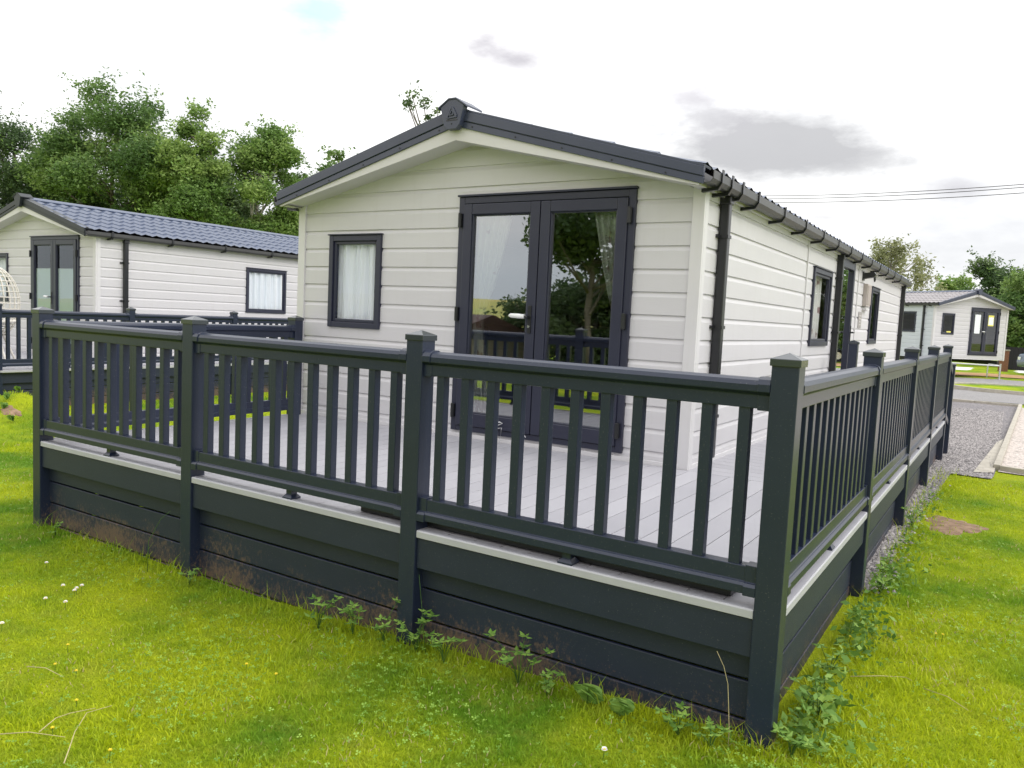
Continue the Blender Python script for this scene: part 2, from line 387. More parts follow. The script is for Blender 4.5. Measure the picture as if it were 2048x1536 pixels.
# ------------------------------------------------------------------ ground
def sstep(x): x = np.clip(x, 0, 1); return x*x*(3-2*x)
def gz(x, y):
    x = np.asarray(x, float); y = np.asarray(y, float)
    z = -.615 + .105*sstep((x-2.0)/3.4)
    z = z + .30*np.exp(-(((x+5.35)/.65)**2 + ((y+.02)/.38)**2)) + .05*np.exp(-(((x+4.9)/.9)**2 + ((y+.4)/.45)**2))
    z = z + .006*np.sin(x*5.1+y*1.7)*np.cos(y*4.3-x*2.2)
    z = z - .05*sstep((y-8)/20)
    return z
def gzf(x, y): return float(gz(x, y))
gx = np.concatenate([np.array([-260, -160, -90, -50, -32, -22, -16]), np.arange(-12, 12.01, .15), np.array([16, 22, 32, 50, 90, 160, 260])])
gy = np.concatenate([np.array([-260, -150, -80, -40, -22, -14]), np.arange(-9, 14.01, .15), np.array([18, 24, 32, 45, 70, 110, 180, 260])])
GX, GY = np.meshgrid(gx, gy); GZ = gz(GX, GY)
V = np.stack([GX, GY, GZ], -1).reshape(-1, 3); nx, ny = len(gx), len(gy)
ii, jj = np.meshgrid(np.arange(nx-1), np.arange(ny-1)); b0 = (jj*nx+ii).ravel()
lawn = fastmesh('ground', V, np.stack([b0, b0+1, b0+nx+1, b0+nx], 1), 'ground'); struct(lawn)
for p in lawn.data.polygons: p.use_smooth = True

def sheet(name, m, pts, lift, sub=0):
    """flat ground sheet following the ground: pts polygon (x, y)"""
    b = MB()
    if sub:
        (x0, y0), (x1, y1), (x2, y2), (x3, y3) = pts; n = sub
        g = [[None]*(n+1) for _ in range(n+1)]
        for i in range(n+1):
            for j in range(n+1):
                s_, t_ = i/n, j/n
                x = (x0*(1-s_)+x1*s_)*(1-t_)+(x3*(1-s_)+x2*s_)*t_; y = (y0*(1-s_)+y1*s_)*(1-t_)+(y3*(1-s_)+y2*s_)*t_
                g[i][j] = (x, y, gzf(x, y)+lift)
        for i in range(n):
            for j in range(n): b.poly([g[i][j], g[i+1][j], g[i+1][j+1], g[i][j+1]])
    else: b.poly([(x, y, gzf(x, y)+lift) for x, y in pts])
    return struct(b.build(name, m))
sheet('gravel_bed', 'gravel', [(-3, 4.6), (5.80, 4.85), (6.12, 17.3), (-3, 17.3)], .012, 40)
sheet('gravel_strip', 'gravel', [(5.12, -.3), (5.24, -.3), (5.40, 4.95), (5.12, 4.95)], .014, 30)
sheet('pale_base', 'gravel_pale', [(5.84, 5.35), (12, 4.3), (12, 16.2), (6.13, 16.3)], .012, 30)
sheet('cement_spill', 'concrete', [(5.60, 4.90), (5.80, 5.1), (5.86, 8.8), (5.78, 8.2)], .028, 12)
sheet('road', 'road', [(-4, 17.6), (40, 17.2), (40, 33.0), (-4, 31.0)], .020, 40)
sheet('sand_strip', 'sand', [(-4, 33.5), (40, 34.5), (40, 37.6), (-4, 37.2)], .030, 20)
sheet('path', 'path', [(-4, 41.2), (60, 41.2), (60, 46), (-4, 46)], .04, 10)
b = MB(); n = 40
for i in range(n):
    a0, a1 = 2*math.pi*i/n, 2*math.pi*(i+1)/n
    P = [(9.5+5.3*math.cos(a), 23.5+2.3*math.sin(a)+.15*math.sin(3*a)) for a in (a0, a1)]
    b.poly([(9.5, 23.5, gzf(9.5, 23)+.10), (*P[0], gzf(*P[0])+.09), (*P[1], gzf(*P[1])+.09)])
struct(b.build('grass_verge', 'ground'))
b = MB()
for i in range(n):
    a0, a1 = 2*math.pi*i/n, 2*math.pi*(i+1)/n; q = []
    for a in (a0, a1):
        for r in (1.0, 1.035):
            q.append((9.5+5.3*r*math.cos(a), 23.5+(2.3*r+.05*(r > 1))*math.sin(a)+.15*math.sin(3*a)))
    z = gzf(9.5, 23)
    lo = [(*p, z-.05) for p in q]; hi = [(*p, z+.12) for p in q]
    b.add(lo+hi, [(4, 5, 7, 6), (1, 3, 7, 5), (0, 4, 6, 2), (0, 1, 5, 4), (2, 6, 7, 3)])
tag(b.build('kerb', 'concrete'), 'curved pale kerb round the oval of grass beyond the gravel', 'kerb')
# kerb of concrete edging
def edging(name, pts, w, h, label):
    b = MB()
    for (xa, ya), (xb, yb) in zip(pts[:-1], pts[1:]):
        L = math.hypot(xb-xa, yb-ya); n = max(1, round(L/.92)); dx, dy = (xb-xa)/L, (yb-ya)/L; px, py = -dy*w/2, dx*w/2
        for i in range(n):
            s0, s1 = L*i/n+.004, L*(i+1)/n-.004
            q = [(xa+dx*s0-px, ya+dy*s0-py), (xa+dx*s1-px, ya+dy*s1-py), (xa+dx*s1+px, ya+dy*s1+py), (xa+dx*s0+px, ya+dy*s0+py)]
            z = gzf(xa, ya)+rnd.uniform(-.004, .004)
            b.add([(*p, z-.1) for p in q]+[(*p, z+h) for p in q], [(0, 3, 2, 1), (4, 5, 6, 7), (0, 1, 5, 4), (1, 2, 6, 5), (2, 3, 7, 6), (3, 0, 4, 7)])
    return tag(b.build(name, 'concrete', bevel=.006), label, 'kerb')
edging('edging_kerb', [(7.6, 4.95), (5.86, 5.46)], .07, .07, 'short row of concrete edging stones along the end of the lawn')
edging('edging_kerb', [(5.82, 5.48), (6.13, 16.4)], .07, .07, 'long concrete edging running away between grey gravel and pale stone base')
edging('edging_kerb', [(6.10, 16.5), (-2, 17.5)], .08, .07, 'concrete edging crossing the far end of the grey gravel')
def patch_sheet(name, m, cx_, cy_, rx, ry, lift, seedv):
    r = random.Random(seedv); ph = [r.uniform(0, 6.28) for _ in range(4)]; n = 40; K = 6; b = MB(); g = []
    for k in range(K+1):
        row = []
        for i in range(n):
            a = 2*math.pi*i/n; e = 1+.18*math.sin(3*a+ph[0])+.10*math.sin(7*a+ph[1])+.07*math.sin(13*a+ph[2]); q = k/K
            x = cx_+rx*e*q*math.cos(a); y = cy_+ry*e*q*math.sin(a); row.append((x, y, gzf(x, y)+lift*(1-q**4)-.004*(q > .99)))
        g.append(row)
    for k in range(K):
        for i in range(n): b.poly([g[k][i], g[k+1][i], g[k+1][(i+1) % n], g[k][(i+1) % n]])
    return struct(b.build(name, m, smooth=True))
patch_sheet('bare_soil', 'soil', 5.57, 1.96, .22, .34, .012, 1)
patch_sheet('bare_soil', 'soil', -4.9, -.35, .22, .08, .014, 2)
# golden field rising behind the photographer (seen in the glass)
b = MB()
for i in range(24):
    for j in range(6):
        def fp(i, j): 
            x = -230+i*19; y = -60-j*38; return (x, y, -1.2+ [0, .4, 1.8, 4.2, 7.2, 8.5, 7][j]+math.sin(x*.02)*.5*j/3)
        b.poly([fp(i, j), fp(i, j+1), fp(i+1, j+1), fp(i+1, j)])
struct(b.build('field', 'field', smooth=True))

# ------------------------------------------------------------------ holiday home builder
BOARD = .165; SEAM0 = 1.913
def siding(b, O, U, Nn, z0, z1, lo, hi, holes):
    """shiplap boards in the plane O + u*U, outward normal Nn. lo/hi: functions z -> u limits. holes: (u0,u1,z0,z1)"""
    O, U, Nn = Vector(O), Vector(U), Vector(Nn); Zv = Vector((0, 0, 1))
    pts = []
    k = math.floor((z0-SEAM0)/BOARD)-1
    while SEAM0+k*BOARD < z1:
        s = SEAM0+k*BOARD
        pts += [(s+.001, .0125), (s+.126, .0125), (s+.154, .001), (s+BOARD-.001, .0)]
        k += 1
    def depth(z):
        for (za, da), (zb, db) in zip(pts[:-1], pts[1:]):
            if za <= z <= zb: return da+(db-da)*(z-za)/max(zb-za, 1e-6)
        return 0
    zs = sorted({round(z, 5) for z, _ in pts if z0 < z < z1} | {z0, z1} | {h for H_ in holes for h in H_[2:4] if z0 < h < z1})
    P = lambda u, z, d: O + U*u + Zv*z + Nn*d
    for za, zb in zip(zs[:-1], zs[1:]):
        e = min(1e-5, (zb-za)/3); da, db = depth(za+e), depth(zb-e)
        mid = (za+zb)/2
        iv = [(0.0, 1.0)]
        segs = [(lo(za), hi(za), lo(zb), hi(zb))]
        for (h0, h1, hz0, hz1) in holes:
            if hz0 < mid < hz1:
                ns = []
                for (a0, a1, c0, c1) in segs:
                    if h0 > a0: ns.append((a0, min(a1, h0), c0, min(c1, h0)))
                    if h1 < a1: ns.append((max(a0, h1), a1, max(c0, h1), c1))
                segs = [s for s in ns if s[1]-s[0] > 1e-4]
        for (a0, a1, c0, c1) in segs:
            if a1-a0 < 1e-4 and c1-c0 < 1e-4: continue
            b.poly([P(a0, za, da), P(a1, za, da), P(c1, zb, db), P(c0, zb, db)])
def frame_fn(O, U, Nn):
    O, U, Nn = Vector(O), Vector(U), Vector(Nn)
    return lambda p: O + U*p.x + Nn*p.y + Vector((0, 0, 1))*p.z
def ring(b, fr, u0, u1, z0, z1, w, d0, d1, wt=None, wb=None, wr=None):
    """frame ring of 4 butted bars, bars w wide, depth d0..d1 along the normal"""
    wt = wt or w; wb = wb or w; wr = wr or w
    b.box(u0, u0+w, d0, d1, z0, z1, fr=fr); b.box(u1-wr, u1, d0, d1, z0, z1, fr=fr)
    b.box(u0+w, u1-wr, d0, d1-.001, z1-wt, z1, fr=fr); b.box(u0+w, u1-wr, d0, d1-.001, z0, z0+wb, fr=fr)
def pane(b, fr, u0, u1, d, z0, z1):
    b.poly([fr(Vector(p)) for p in ((u0, d, z0), (u1, d, z0), (u1, d, z1), (u0, d, z1))])
def window(parent, O, U, Nn, u0, u1, z0, z1, glass='glass_small', blind=None):
    fr = frame_fn(O, U, Nn)
    b = MB(); ring(b, fr, u0, u1, z0, z1, .05, -.03, .036)
    w = b.build('window', 'pvc', parent, .004)
    b = MB(); ring(b, fr, u0+.05, u1-.05, z0+.05, z1-.05, .03, -.02, .018); b.build('sash', 'pvc', w, .006)
    b = MB(); pane(b, fr, u0+.08, u1-.08, .003, z0+.08, z1-.08); b.build('pane', glass, w)
    b = MB(); b.box(u0-.010, u1+.010, -.005, .050, z1+.002, z1+.014, fr=fr); b.build('drip_cap', 'pvc', w, .003)
    return w
def curtain(name, m, fr, u0, u1, z0, z1, d, folds, amp, tie=None, n=90, seedv=1):
    """hanging cloth with folds; tie: (z, narrowness, side) gathers it"""
    r = random.Random(seedv); ph = [r.uniform(0, 6.28) for _ in range(6)]
    b = MB(); K = 26; g = []
    for j in range(K+1):
        z = z0+(z1-z0)*j/K; row = []
        for i in range(n+1):
            s = i/n; u = u0+(u1-u0)*s; am = amp
            if tie:
                tz, nar, side = tie; q = min(1, abs(z-tz)/((z1-tz) if z > tz else (tz-z0)*1.0)); q = q**.75
                k = nar+(1-nar)*q*(1 if z > tz else .45)
                u = (u0+(u1-u0)*s*k) if side < 0 else (u1-(u1-u0)*(1-s)*k)
            dd = am*(math.sin(s*folds*6.28+ph[0]+z*.5)+.5*math.sin(s*folds*14+ph[1]+z*1.1)+.25*math.sin(s*folds*27+ph[2]))
            row.append(fr(Vector((u, d+dd, z))))
        g.append(row)
    for j in range(K):
        for i in range(n): b.poly([g[j][i], g[j][i+1], g[j+1][i+1], g[j+1][i]])
    return b.build(name, m, None, smooth=True)

def roof_sheets(parent, W, L, e, z_e, z_r, yo, m, tile=True, ridge='roofmetal'):
    b = MB()
    per = .21; step = .36
    for side in (0, 1):
        run = W/2+e; slope = (z_r-z_e)/run; nrow = max(3, round(run/step)); nseg = round((L+2*yo)/per)*5
        for r in range(nrow):
            xa = run*r/nrow; xb = run*(r+1)/nrow     # measured from eave
            for k in range(nseg):
                q = []
                for (xx, lift) in ((xa, .018), (xb, .0)):
                    for kk in (k, k+1):
                        y = -yo+(L+2*yo)*kk/nseg; h = .012*math.sin(kk/5*2*math.pi)+.006*math.sin(kk/5*4*math.pi)
                        x = (-e+xx) if side == 0 else (W+e-xx)
                        q.append((x, y, z_e+slope*xx+h+lift))
                f = [q[0], q[1], q[3], q[2]] if side else [q[1], q[0], q[2], q[3]]
                b.poly(f)
                if r:
                    lowq = [(p[0], p[1], p[2]-.018) for p in q[:2]]; b.poly([q[0], q[1], lowq[1], lowq[0]])
    o = b.build('roof', m, parent)
    b = MB()
    pr = [(-.11, -.022), (-.05, .012), (0, .03), (.05, .012), (.11, -.022), (.10, -.045), (-.10, -.045)]
    b.prism([(W/2+a, z_r+.02+c) for a, c in pr], lambda p, t: (p[0], t, p[1]), -yo-.0, L+yo); b.build('ridge_capping', ridge, o)
    return o
def static_home(label, group, loc, rz, W=3.96, L=11.6, H=1.985, zap=2.406, door=(1.892, 3.475), win=(.397, 1.037), zwin=(.855, 1.698), zdoor=1.989,
                side_windows=(), sidewall='siding', frontwall='siding', roofm='tiles', main=False, zb=-.12, left_windows=(), e=.06, yo=.25, name='holiday_home', leftwall=None, verge='roofmetal'):
    root = thing(name, label, 'holiday home', loc, rz, group)
    F = frame_fn((0, 0, 0), (1, 0, 0), (0, -1, 0)); 
    zr = zap+.22; ze = H+.07
    # walls -----
    sl = (zap+.06-H)/(W/2)
    def lo(z): return max(.0, (z-H)/sl) if z > H else 0.0
    def hi(z): return W-lo(z)
    hf = [(door[0]+.02, door[1]-.02, .07, zdoor-.02), (win[0]+.02, win[1]-.02, zwin[0]+.02, zwin[1]-.02)]
    b = MB(); siding(b, (0, 0, 0), (1, 0, 0), (0, -1, 0), zb, zap+.05, lambda z: lo(z)+.03*(z <= H), lambda z: hi(z)-.04*(z <= H), hf); b.build('front_wall', frontwall, root)
    hs = []
    for w in side_windows: hs.append((w[0]+.02, w[1]-.02, w[2]+.02, w[3]-.02))
    b = MB(); siding(b, (W, 0, 0), (0, 1, 0), (1, 0, 0), zb, H, lambda z: .04, lambda z: L-.04, hs); b.build('side_wall', sidewall, root)
    b = MB(); siding(b, (0, L, 0), (0, -1, 0), (-1, 0, 0), zb, H, lambda z: .04, lambda z: L-.04, [(w[0]+.02, w[1]-.02, w[2]+.02, w[3]-.02) for w in left_windows]); b.build('side_wall', leftwall or sidewall, root)
    b = MB(); siding(b, (W, L, 0), (-1, 0, 0), (0, 1, 0), zb, zap+.05, lo, hi, []); b.build('back_wall', sidewall, root)
    for (x, y, sx, sy) in ((0, 0, -1, -1), (W, 0, 1, -1), (0, L, -1, 1), (W, L, 1, 1)):
        b = MB(); t = .027
        xs = sorted((x-sx*.062, x+sx*t)); ys = sorted((y+sy*.001, y+sy*t)); b.box(xs[0], xs[1], ys[0], ys[1], zb-.02, H+.01)
        xs = sorted((x+sx*.001, x+sx*t)); ys = sorted((y, y-sy*.062)); b.box(xs[0], xs[1], ys[0], ys[1], zb-.02, H+.01)
        b.build('corner_trim', 'trim', root, .004)
    # underside + floor + inner partition so the inside is a dark room
    fl = box('floor', 'intfloor', root, .03, W-.03, .03, L-.03, zb+.0, .05)
    box('ceiling', 'interior', root, .03, W-.03, .03, L-.03, H-.02, H+.0)
    # white soffit/bargeboard tapering to the eaves, dark metal trim above it
    y0 = -yo
    b = MB()
    for s in (0, 1):
        X = (lambda x: x) if s == 0 else (lambda x: W-x)
        prof = [(-e+.01, H-.03), (W/2, zap), (W/2, zap+.12), (-e+.01, H+.02)]
        b.prism([(X(p[0]), p[1]) for p in prof], lambda p, t: (p[0], t, p[1]), y0+.012, y0+.035)
    b.build('bargeboard', 'cream', root)
    b = MB()
    for s in (0, 1):
        X = (lambda x: x) if s == 0 else (lambda x: W-x)
        for (xa, za, xb, zb_) in ((-e+.01, H-.025, W/2, zap+.005),):
            b.poly([(X(xa), y0+.03, za), (X(xb), y0+.03, zb_), (X(xb), .0, zb_), (X(xa), .0, za)])
        b.poly([(X(-e+.01), y0+.03, H-.025), (X(-e+.01), L+yo, H-.025), (X(.03), L+yo, H-.02), (X(.03), y0+.03, H-.02)])
        b.poly([(X(-e+.01), y0+.03, H-.025), (X(-e+.01), y0+.03, H+.06), (X(-e+.01), L+yo, H+.06), (X(-e+.01), L+yo, H-.025)])
    b.build('soffit', 'cream', root)
    rf = roof_sheets(root, W, L, e+.03, ze+.02, zr, yo, roofm, ridge='tiles' if not main else 'roofmetal')
    # stepped verge trim: z lines (end, apex): bottom, groove, top
    for yy, sgn in ((y0, -1), (L+yo, 1)):
        for s in (0, 1):
            X = (lambda x: x) if s == 0 else (lambda x: W-x)
            b = MB()
            def band(z_end_a, z_ap_a, z_end_b, z_ap_b, ya, yb_, xe=e+.02):
                prof = [(-xe, z_end_a), (W/2, z_ap_a), (W/2, z_ap_b), (-xe-.005, z_end_b)]
                b.prism([(X(p[0]), p[1]) for p in prof], lambda p, t: (p[0], t, p[1]), *sorted((ya, yb_)))
            band(H-.025, zap+.105, H+.018, zap+.155, yy+sgn*.002, yy-sgn*.02)     # lower leg
            band(H+.018, zap+.155, H+.026, zap+.163, yy-sgn*.004, yy-sgn*.022)    # groove
            band(H+.026, zap+.163, H+.085, zap+.235, yy+sgn*.008, yy-sgn*.02)    # upper leg
            band(H+.085, zap+.235, H+.103, zap+.253, yy+sgn*.003, yy-sgn*.14)     # top return over the tiles
            vt = b.build('verge_trim', verge, root, .003)
            if main and sgn < 0:
                for k in range(5):
                    t_ = (k+.6)/5; xx = -e+(W/2+e)*t_; zz = (H-.004)+(zap+.13-H+.004)*t_; q = MB(); q.tube([(X(xx), yy-.001, zz), (X(xx), yy-.007, zz)], .006, 8); q.build('screw', 'black', vt)
    # ridge end cap with its emblem
    b = MB(); c = W/2; zt = zap+.30
    P6 = [(-.115, zt-.055), (-.035, zt), (.035, zt), (.115, zt-.055), (.075, zap+.10), (.045, zap+.07), (-.045, zap+.07), (-.075, zap+.10)]
    b.prism([(c+p[0], p[1]) for p in P6], lambda p, t: (p[0], t, p[1]), y0-.055, y0-.002)
    b.prism([(c-.14, zt-.068), (c-.036, zt-.002), (c+.036, zt-.002), (c+.14, zt-.068), (c+.14, zt-.052), (c+.036, zt+.012), (c-.036, zt+.012), (c-.14, zt-.052)], lambda p, t: (p[0], t, p[1]), y0-.062, y0+.16)
    cap = b.build('ridge_end_cap', verge, root, .004)
    if main:
        b = MB()
        def stroke(x0, z0_, x1, z1_, w=.013, dep=.008):
            a = Vector((x0, z0_)); q = Vector((x1, z1_)); d = (q-a).normalized(); n_ = Vector((-d.y, d.x))*w/2
            b.prism([tuple(a-n_), tuple(q-n_), tuple(q+n_), tuple(a+n_)], lambda p, t: (c+p[0], t, zap+p[1]), y0-.055-dep, y0-.053)
        stroke(-.045, .155, -.006, .243); stroke(-.045+.002, .155, .052, .162, .010); stroke(.004, .238, .047, .166, .02)
        stroke(-.024, .176, .004, .222, .010); stroke(-.022, .176, .018, .180, .008); stroke(.004, .222, .018, .182, .008)
        b.build('triangle_emblem', 'roofmetal', cap, .0015)
        b = MB(); b.box(c-.055, c+.058, y0-.0575, y0-.054, zap+.136, zap+.142); b.build('groove', 'black', cap)
        b = MB(); b.tube([(c, y0-.05, zap+.112), (c, y0-.060, zap+.112)], .005, 8); b.build('screw', 'black', cap)
    # gutters and downpipes
    for side in (1, 0):
        X = (lambda x: W+x) if side else (lambda x: -x)
        b = MB(); gp = [(.055, .075), (.058, .020), (.075, -.003), (.125, -.003), (.145, .025), (.147, .078), (.141, .078), (.139, .028), (.122, .004), (.078, .004), (.064, .024), (.061, .075)]
        b.prism([(X(p[0]), H-.012+p[1]) for p in gp], lambda p, t: (p[0], t, p[1]), -yo+.02, L+.15)
        gt = b.build('gutter', 'gutter', root)
        if not main and not side and not leftwall: continue
        if not side and leftwall: yo_ = 1
        q0 = None
        for k in range(15 if main else 10):
            yb = (-.06, .16, .42)[k] if (k < 3 and main) else (.85+.83*(k-3) if main else .2+1.15*k)
            if yb > L+.1: break
            if q0 is None:
                q = MB(); q.prism([(X(.012), H-.050), (X(.128), H-.040), (X(.156), H+.006), (X(.156), H+.092), (X(.149), H+.092), (X(.149), H+.010), (X(.123), H-.018), (X(.012), H-.026)], lambda p, t: (p[0], t, p[1]), -.018, .018)
                q0 = q.build('gutter_bracket', 'black', gt); q0.location.y = yb
            else:
                q1 = q0.copy(); scene.collection.objects.link(q1); q1.parent = gt; q1.location.y = yb
        for yp in ((.37, 4.86, L-.18) if main else (.50, L-.3)):
            if yp == 4.86: yp = 4.92
            b = MB(); cx_ = .050; h_ = .034
            xs = sorted((X(cx_-h_), X(cx_+h_))); b.box(xs[0], xs[1], yp-h_, yp+h_, .045 if main and yp < 1 else zb, H-.016)
            b.box(*sorted((X(cx_-h_-.008), X(cx_+h_+.010))), yp-h_-.010, yp+h_+.010, H-.075, H-.014)
            dp = b.build('downpipe', 'black', root, .008)
            for zc in (1.68, 1.02, .36):
                b = MB(); b.box(*sorted((X(.012), X(cx_+h_+.006))), yp-h_-.006, yp+h_+.006, zc-.012, zc+.012); b.box(*sorted((X(.012), X(.030))), yp-h_-.055, yp-h_-.006, zc-.012, zc+.012); b.build('pipe_clip', 'black', dp)
    # french doors
    d0, d1 = door; mid = (d0+d1)/2
    b = MB(); ring(b, F, d0, d1, .052, zdoor, .055, -.03, .038, wb=.045)
    dr = b.build('french_door', 'pvc', root, .004); gl = 'glass' if main else 'glass_far'
    b = MB(); b.box(d0-.010, d1+.008, -.0, .055, zdoor+.002, zdoor+.018, fr=F); b.build('drip_cap', 'pvc', dr, .003)
    for (a0, a1) in ((d0+.055, mid-.004), (mid+.004, d1-.055)):
        b = MB(); ring(b, F, a0, a1, .10, zdoor-.06, .085, -.02, .052, wt=.085, wb=.11); ring(b, F, a0+.084, a1-.084, .209, zdoor-.144, .012, -.02, .040); b.build('door_leaf', 'pvc', dr, .006)
        b = MB(); pane(b, F, a0+.09, a1-.09, .016, .215, zdoor-.15); b.build('pane', gl, dr)
    for hx in (d0+.028, d1-.035):
        for hz in (1.80, 1.03, .22):
            b = MB(); b.box(hx-.016, hx+.016, .038, .066, hz-.055, hz+.055, fr=F); b.tube([F(Vector((hx, .064, hz-.06))), F(Vector((hx, .064, hz+.06)))], .012, 8); b.build('hinge', 'black', dr, .003)
    b = MB(); hx = mid-.05; b.box(hx-.016, hx+.016, .052, .060, .90, 1.12, fr=F); b.tube([F(Vector((hx, .058, 1.03))), F(Vector((hx, .10, 1.03))), F(Vector((hx-.04, .105, 1.03)))], .010, 8)
    b.build('handle_plate', 'black', dr, .003)
    b = MB(); b.tube([F(Vector((hx-.02, .105, 1.032))), F(Vector((hx-.07, .107, 1.034))), F(Vector((hx-.14, .106, 1.036))), F(Vector((hx-.165, .09, 1.035)))], [.017, .020, .018, .010], 10); b.build('handle', 'white', dr, smooth=True)
    b = MB(); b.tube([F(Vector((hx, .058, .955))), F(Vector((hx, .068, .955)))], .011, 10); b.build('keyhole', 'chrome', dr)
    window(root, (0, 0, 0), (1, 0, 0), (0, -1, 0), *win, *zwin)
    for w in side_windows:
        if len(w) < 5: window(root, (W, 0, 0), (0, 1, 0), (1, 0, 0), *w)
    for w in left_windows: window(root, (0, L, 0), (0, -1, 0), (-1, 0, 0), *w)
    return root
home = static_home('large grey clad holiday home in the centre with dark French doors facing the decking', 'holiday homes', (0, 0, 0), 0, main=True,
    side_windows=[(3.60, 4.58, .86, 1.715), (7.70, 8.50, .87, 1.735), (5.00, 6.04, .05, 1.99, 'door')], left_windows=[(3.0, 4.0, .9, 1.6)])
W, L, H = 3.96, 11.6, 1.985
# side door of the main home
SF = frame_fn((W, 0, 0), (0, 1, 0), (1, 0, 0))
b = MB(); ring(b, SF, 5.00, 6.04, .05, 1.99, .055, -.03, .04); sdo = b.build('side_door', 'pvc', home, .004)
b = MB(); ring(b, SF, 5.055, 5.985, .105, 1.935, .09, -.02, .052, wb=.2); b.build('door_leaf', 'pvc', sdo, .006)
b = MB(); pane(b, SF, 5.145, 5.895, .014, .305, 1.835); b.build('pane', 'glass', sdo)
b = MB(); b.box(4.99, 6.06, .0, .065, 1.992, 2.012, fr=SF); b.build('drip_cap', 'pvc', sdo)
b = MB(); b.box(5.925, 5.955, .052, .060, .90, 1.12, fr=SF); b.tube([SF(Vector((5.94, .056, 1.03))), SF(Vector((5.94, .10, 1.03))), SF(Vector((5.84, .10, 1.03)))], .011, 8); b.build('handle', 'black', sdo)
for yj in (3.28, 6.47):
    b = MB(); b.box(yj-.009, yj+.009, .0, .025, -.12, 1.975, fr=SF); b.build('joint_trim', 'trim', home, .002)
b = MB(); b.box(.042, L-.042, .013, .030, -.14, .03, fr=SF); b.box(.042, W-.042, .013, .030, -.14, .03, fr=frame_fn((0, 0, 0), (1, 0, 0), (0, -1, 0))); b.build('base_trim', 'trim', home, .003)
b = MB(); b.tube([(W+.032, .435, .01), (W+.032, .435, 1.90)], .014, 8); b.tube([(W+.032, .435, 1.895), (W+.032, .435, 1.94)], .021, 8); b.build('conduit', 'white', home)
# things screwed to the side wall
t = thing('wall_light', 'small black wall lamp high on the side wall beside the side door', 'lamp', (0, 0, 0))
b = MB(); b.box(6.80, 6.92, .012, .03, 1.78, 1.90, fr=SF); b.build('back_plate', 'black', t)
b = MB(); b.prism([(.03, 1.88), (.16, 1.90), (.19, 1.86), (.17, 1.83), (.03, 1.80)], lambda p, s: SF(Vector((s, p[0], p[1]))), 6.80, 6.92); b.build('lamp_head', 'black', t)
t = thing('junction_box', 'small black round fitting near the gutter, right of the wall lamp', 'fitting')
b = MB(); b.tube([SF(Vector((7.92, .0, 1.88))), SF(Vector((7.92, .03, 1.88)))], .055, 14); b.build('cover', 'black', t)
b = MB(); b.tube([SF(Vector((7.92, .03, 1.90))), SF(Vector((7.92, .036, 1.90)))], .014, 8); b.tube([SF(Vector((7.92, .03, 1.86))), SF(Vector((7.92, .036, 1.86)))], .014, 8); b.build('screw', 'chrome', t)
t = thing('flue_cover', 'pinkish grey heater flue cover on the side wall between door and far window', 'flue cover')
b = MB(); b.box(6.98, 7.32, .012, .07, 1.42, 1.74, fr=SF)
for k in range(7): b.box(7.0+.045*k, 7.02+.045*k, .07, .080, 1.44, 1.72, fr=SF)
b.build('louvred_housing', mat('flue', (.45, .40, .38), .6), t, .006)
b = MB(); b.box(7.0, 7.3, .012, .07, 1.36, 1.398, fr=SF); b.build('drip_lip', 'trim', t)
t = thing('name_plate', 'small grey plate on the side wall below the flue cover', 'plate')
b = MB(); b.box(6.72, 6.98, .012, .02, 1.10, 1.33, fr=SF); b.build('plate', mat('plate', (.30, .28, .28), .5), t)
b = MB()
for k in range(4): b.box(6.76, 6.94-.03*(k % 2), .02, .023, 1.14+.042*k, 1.155+.042*k, fr=SF)
b.build('raised_border', mat('plate2', (.5, .48, .47), .5), t)

# room inside the main home
t = thing('kitchen_unit', 'dark kitchen units seen deep inside through the right door leaf', 'cabinet', (0, 0, .05))
b = MB(); b.box(1.2, 3.6, 3.7, 4.3, 0, .86)
for k in range(4): b.box(1.22+.6*k, 1.78+.6*k, 3.68, 3.70, .08, .83)
b.build('carcass', 'cabinet', t)
b = MB(); b.box(1.18, 3.62, 3.66, 4.32, .862, .90); b.build('worktop', mat('worktop', (.5, .46, .40), .3), t)
b = MB(); b.tube([(2.6, 4.1, .90), (2.6, 4.1, 1.15), (2.6, 3.98, 1.2), (2.6, 3.9, 1.15)], .012, 8); b.build('tap', 'chrome', t)
t = thing('sofa', 'grey sofa inside behind the front window', 'sofa', (0, 0, .05))
b = MB(); b.box(.12, 1.0, .5, 2.8, .0, .42); b.build('seat', 'sofa', t, .04)
b = MB(); b.box(.10, .34, .5, 2.8, .43, .85); b.build('backrest', 'sofa', t, .05)
box('partition_wall', 'interior', home, .04, W-.04, 6.4, 6.45, .05, H-.03)
t = thing('window_blind', 'white slatted blind hanging inside beyond the right door leaf', 'blind')
b = MB()
for k in range(16): b.box(.10, .13, L-4.0-3.5, L-3.0-3.5, .95+.042*k, .965+.042*k)
b.build('slats', 'white', t)
Ff = frame_fn((0, 0, 0), (1, 0, 0), (0, -1, 0))
tag(curtain('net_curtain', 'lace', Ff, .34, 1.03, .90, 1.66, -.045, 4.5, .022, seedv=5), 'white net curtain with soft folds inside the small front window', 'curtain')
tag(curtain('tied_curtain', 'voile', Ff, 1.98, 2.38, .12, 1.88, -.05, 5, .020, tie=(.98, .30, -1), seedv=2), 'flowered sheer curtain tied back inside the left door leaf', 'curtain')
tag(curtain('tied_curtain', 'voile', Ff, 3.10, 3.42, .12, 1.88, -.05, 5, .020, tie=(.98, .22, 1), seedv=3), 'pale sheer curtain tied back at the right edge of the right door leaf', 'curtain')
tag(curtain('window_curtain', 'voile', SF, 3.66, 4.50, .92, 1.66, -.10, 6, .02, seedv=8), 'sheer curtain behind the first window of the long side wall', 'curtain')
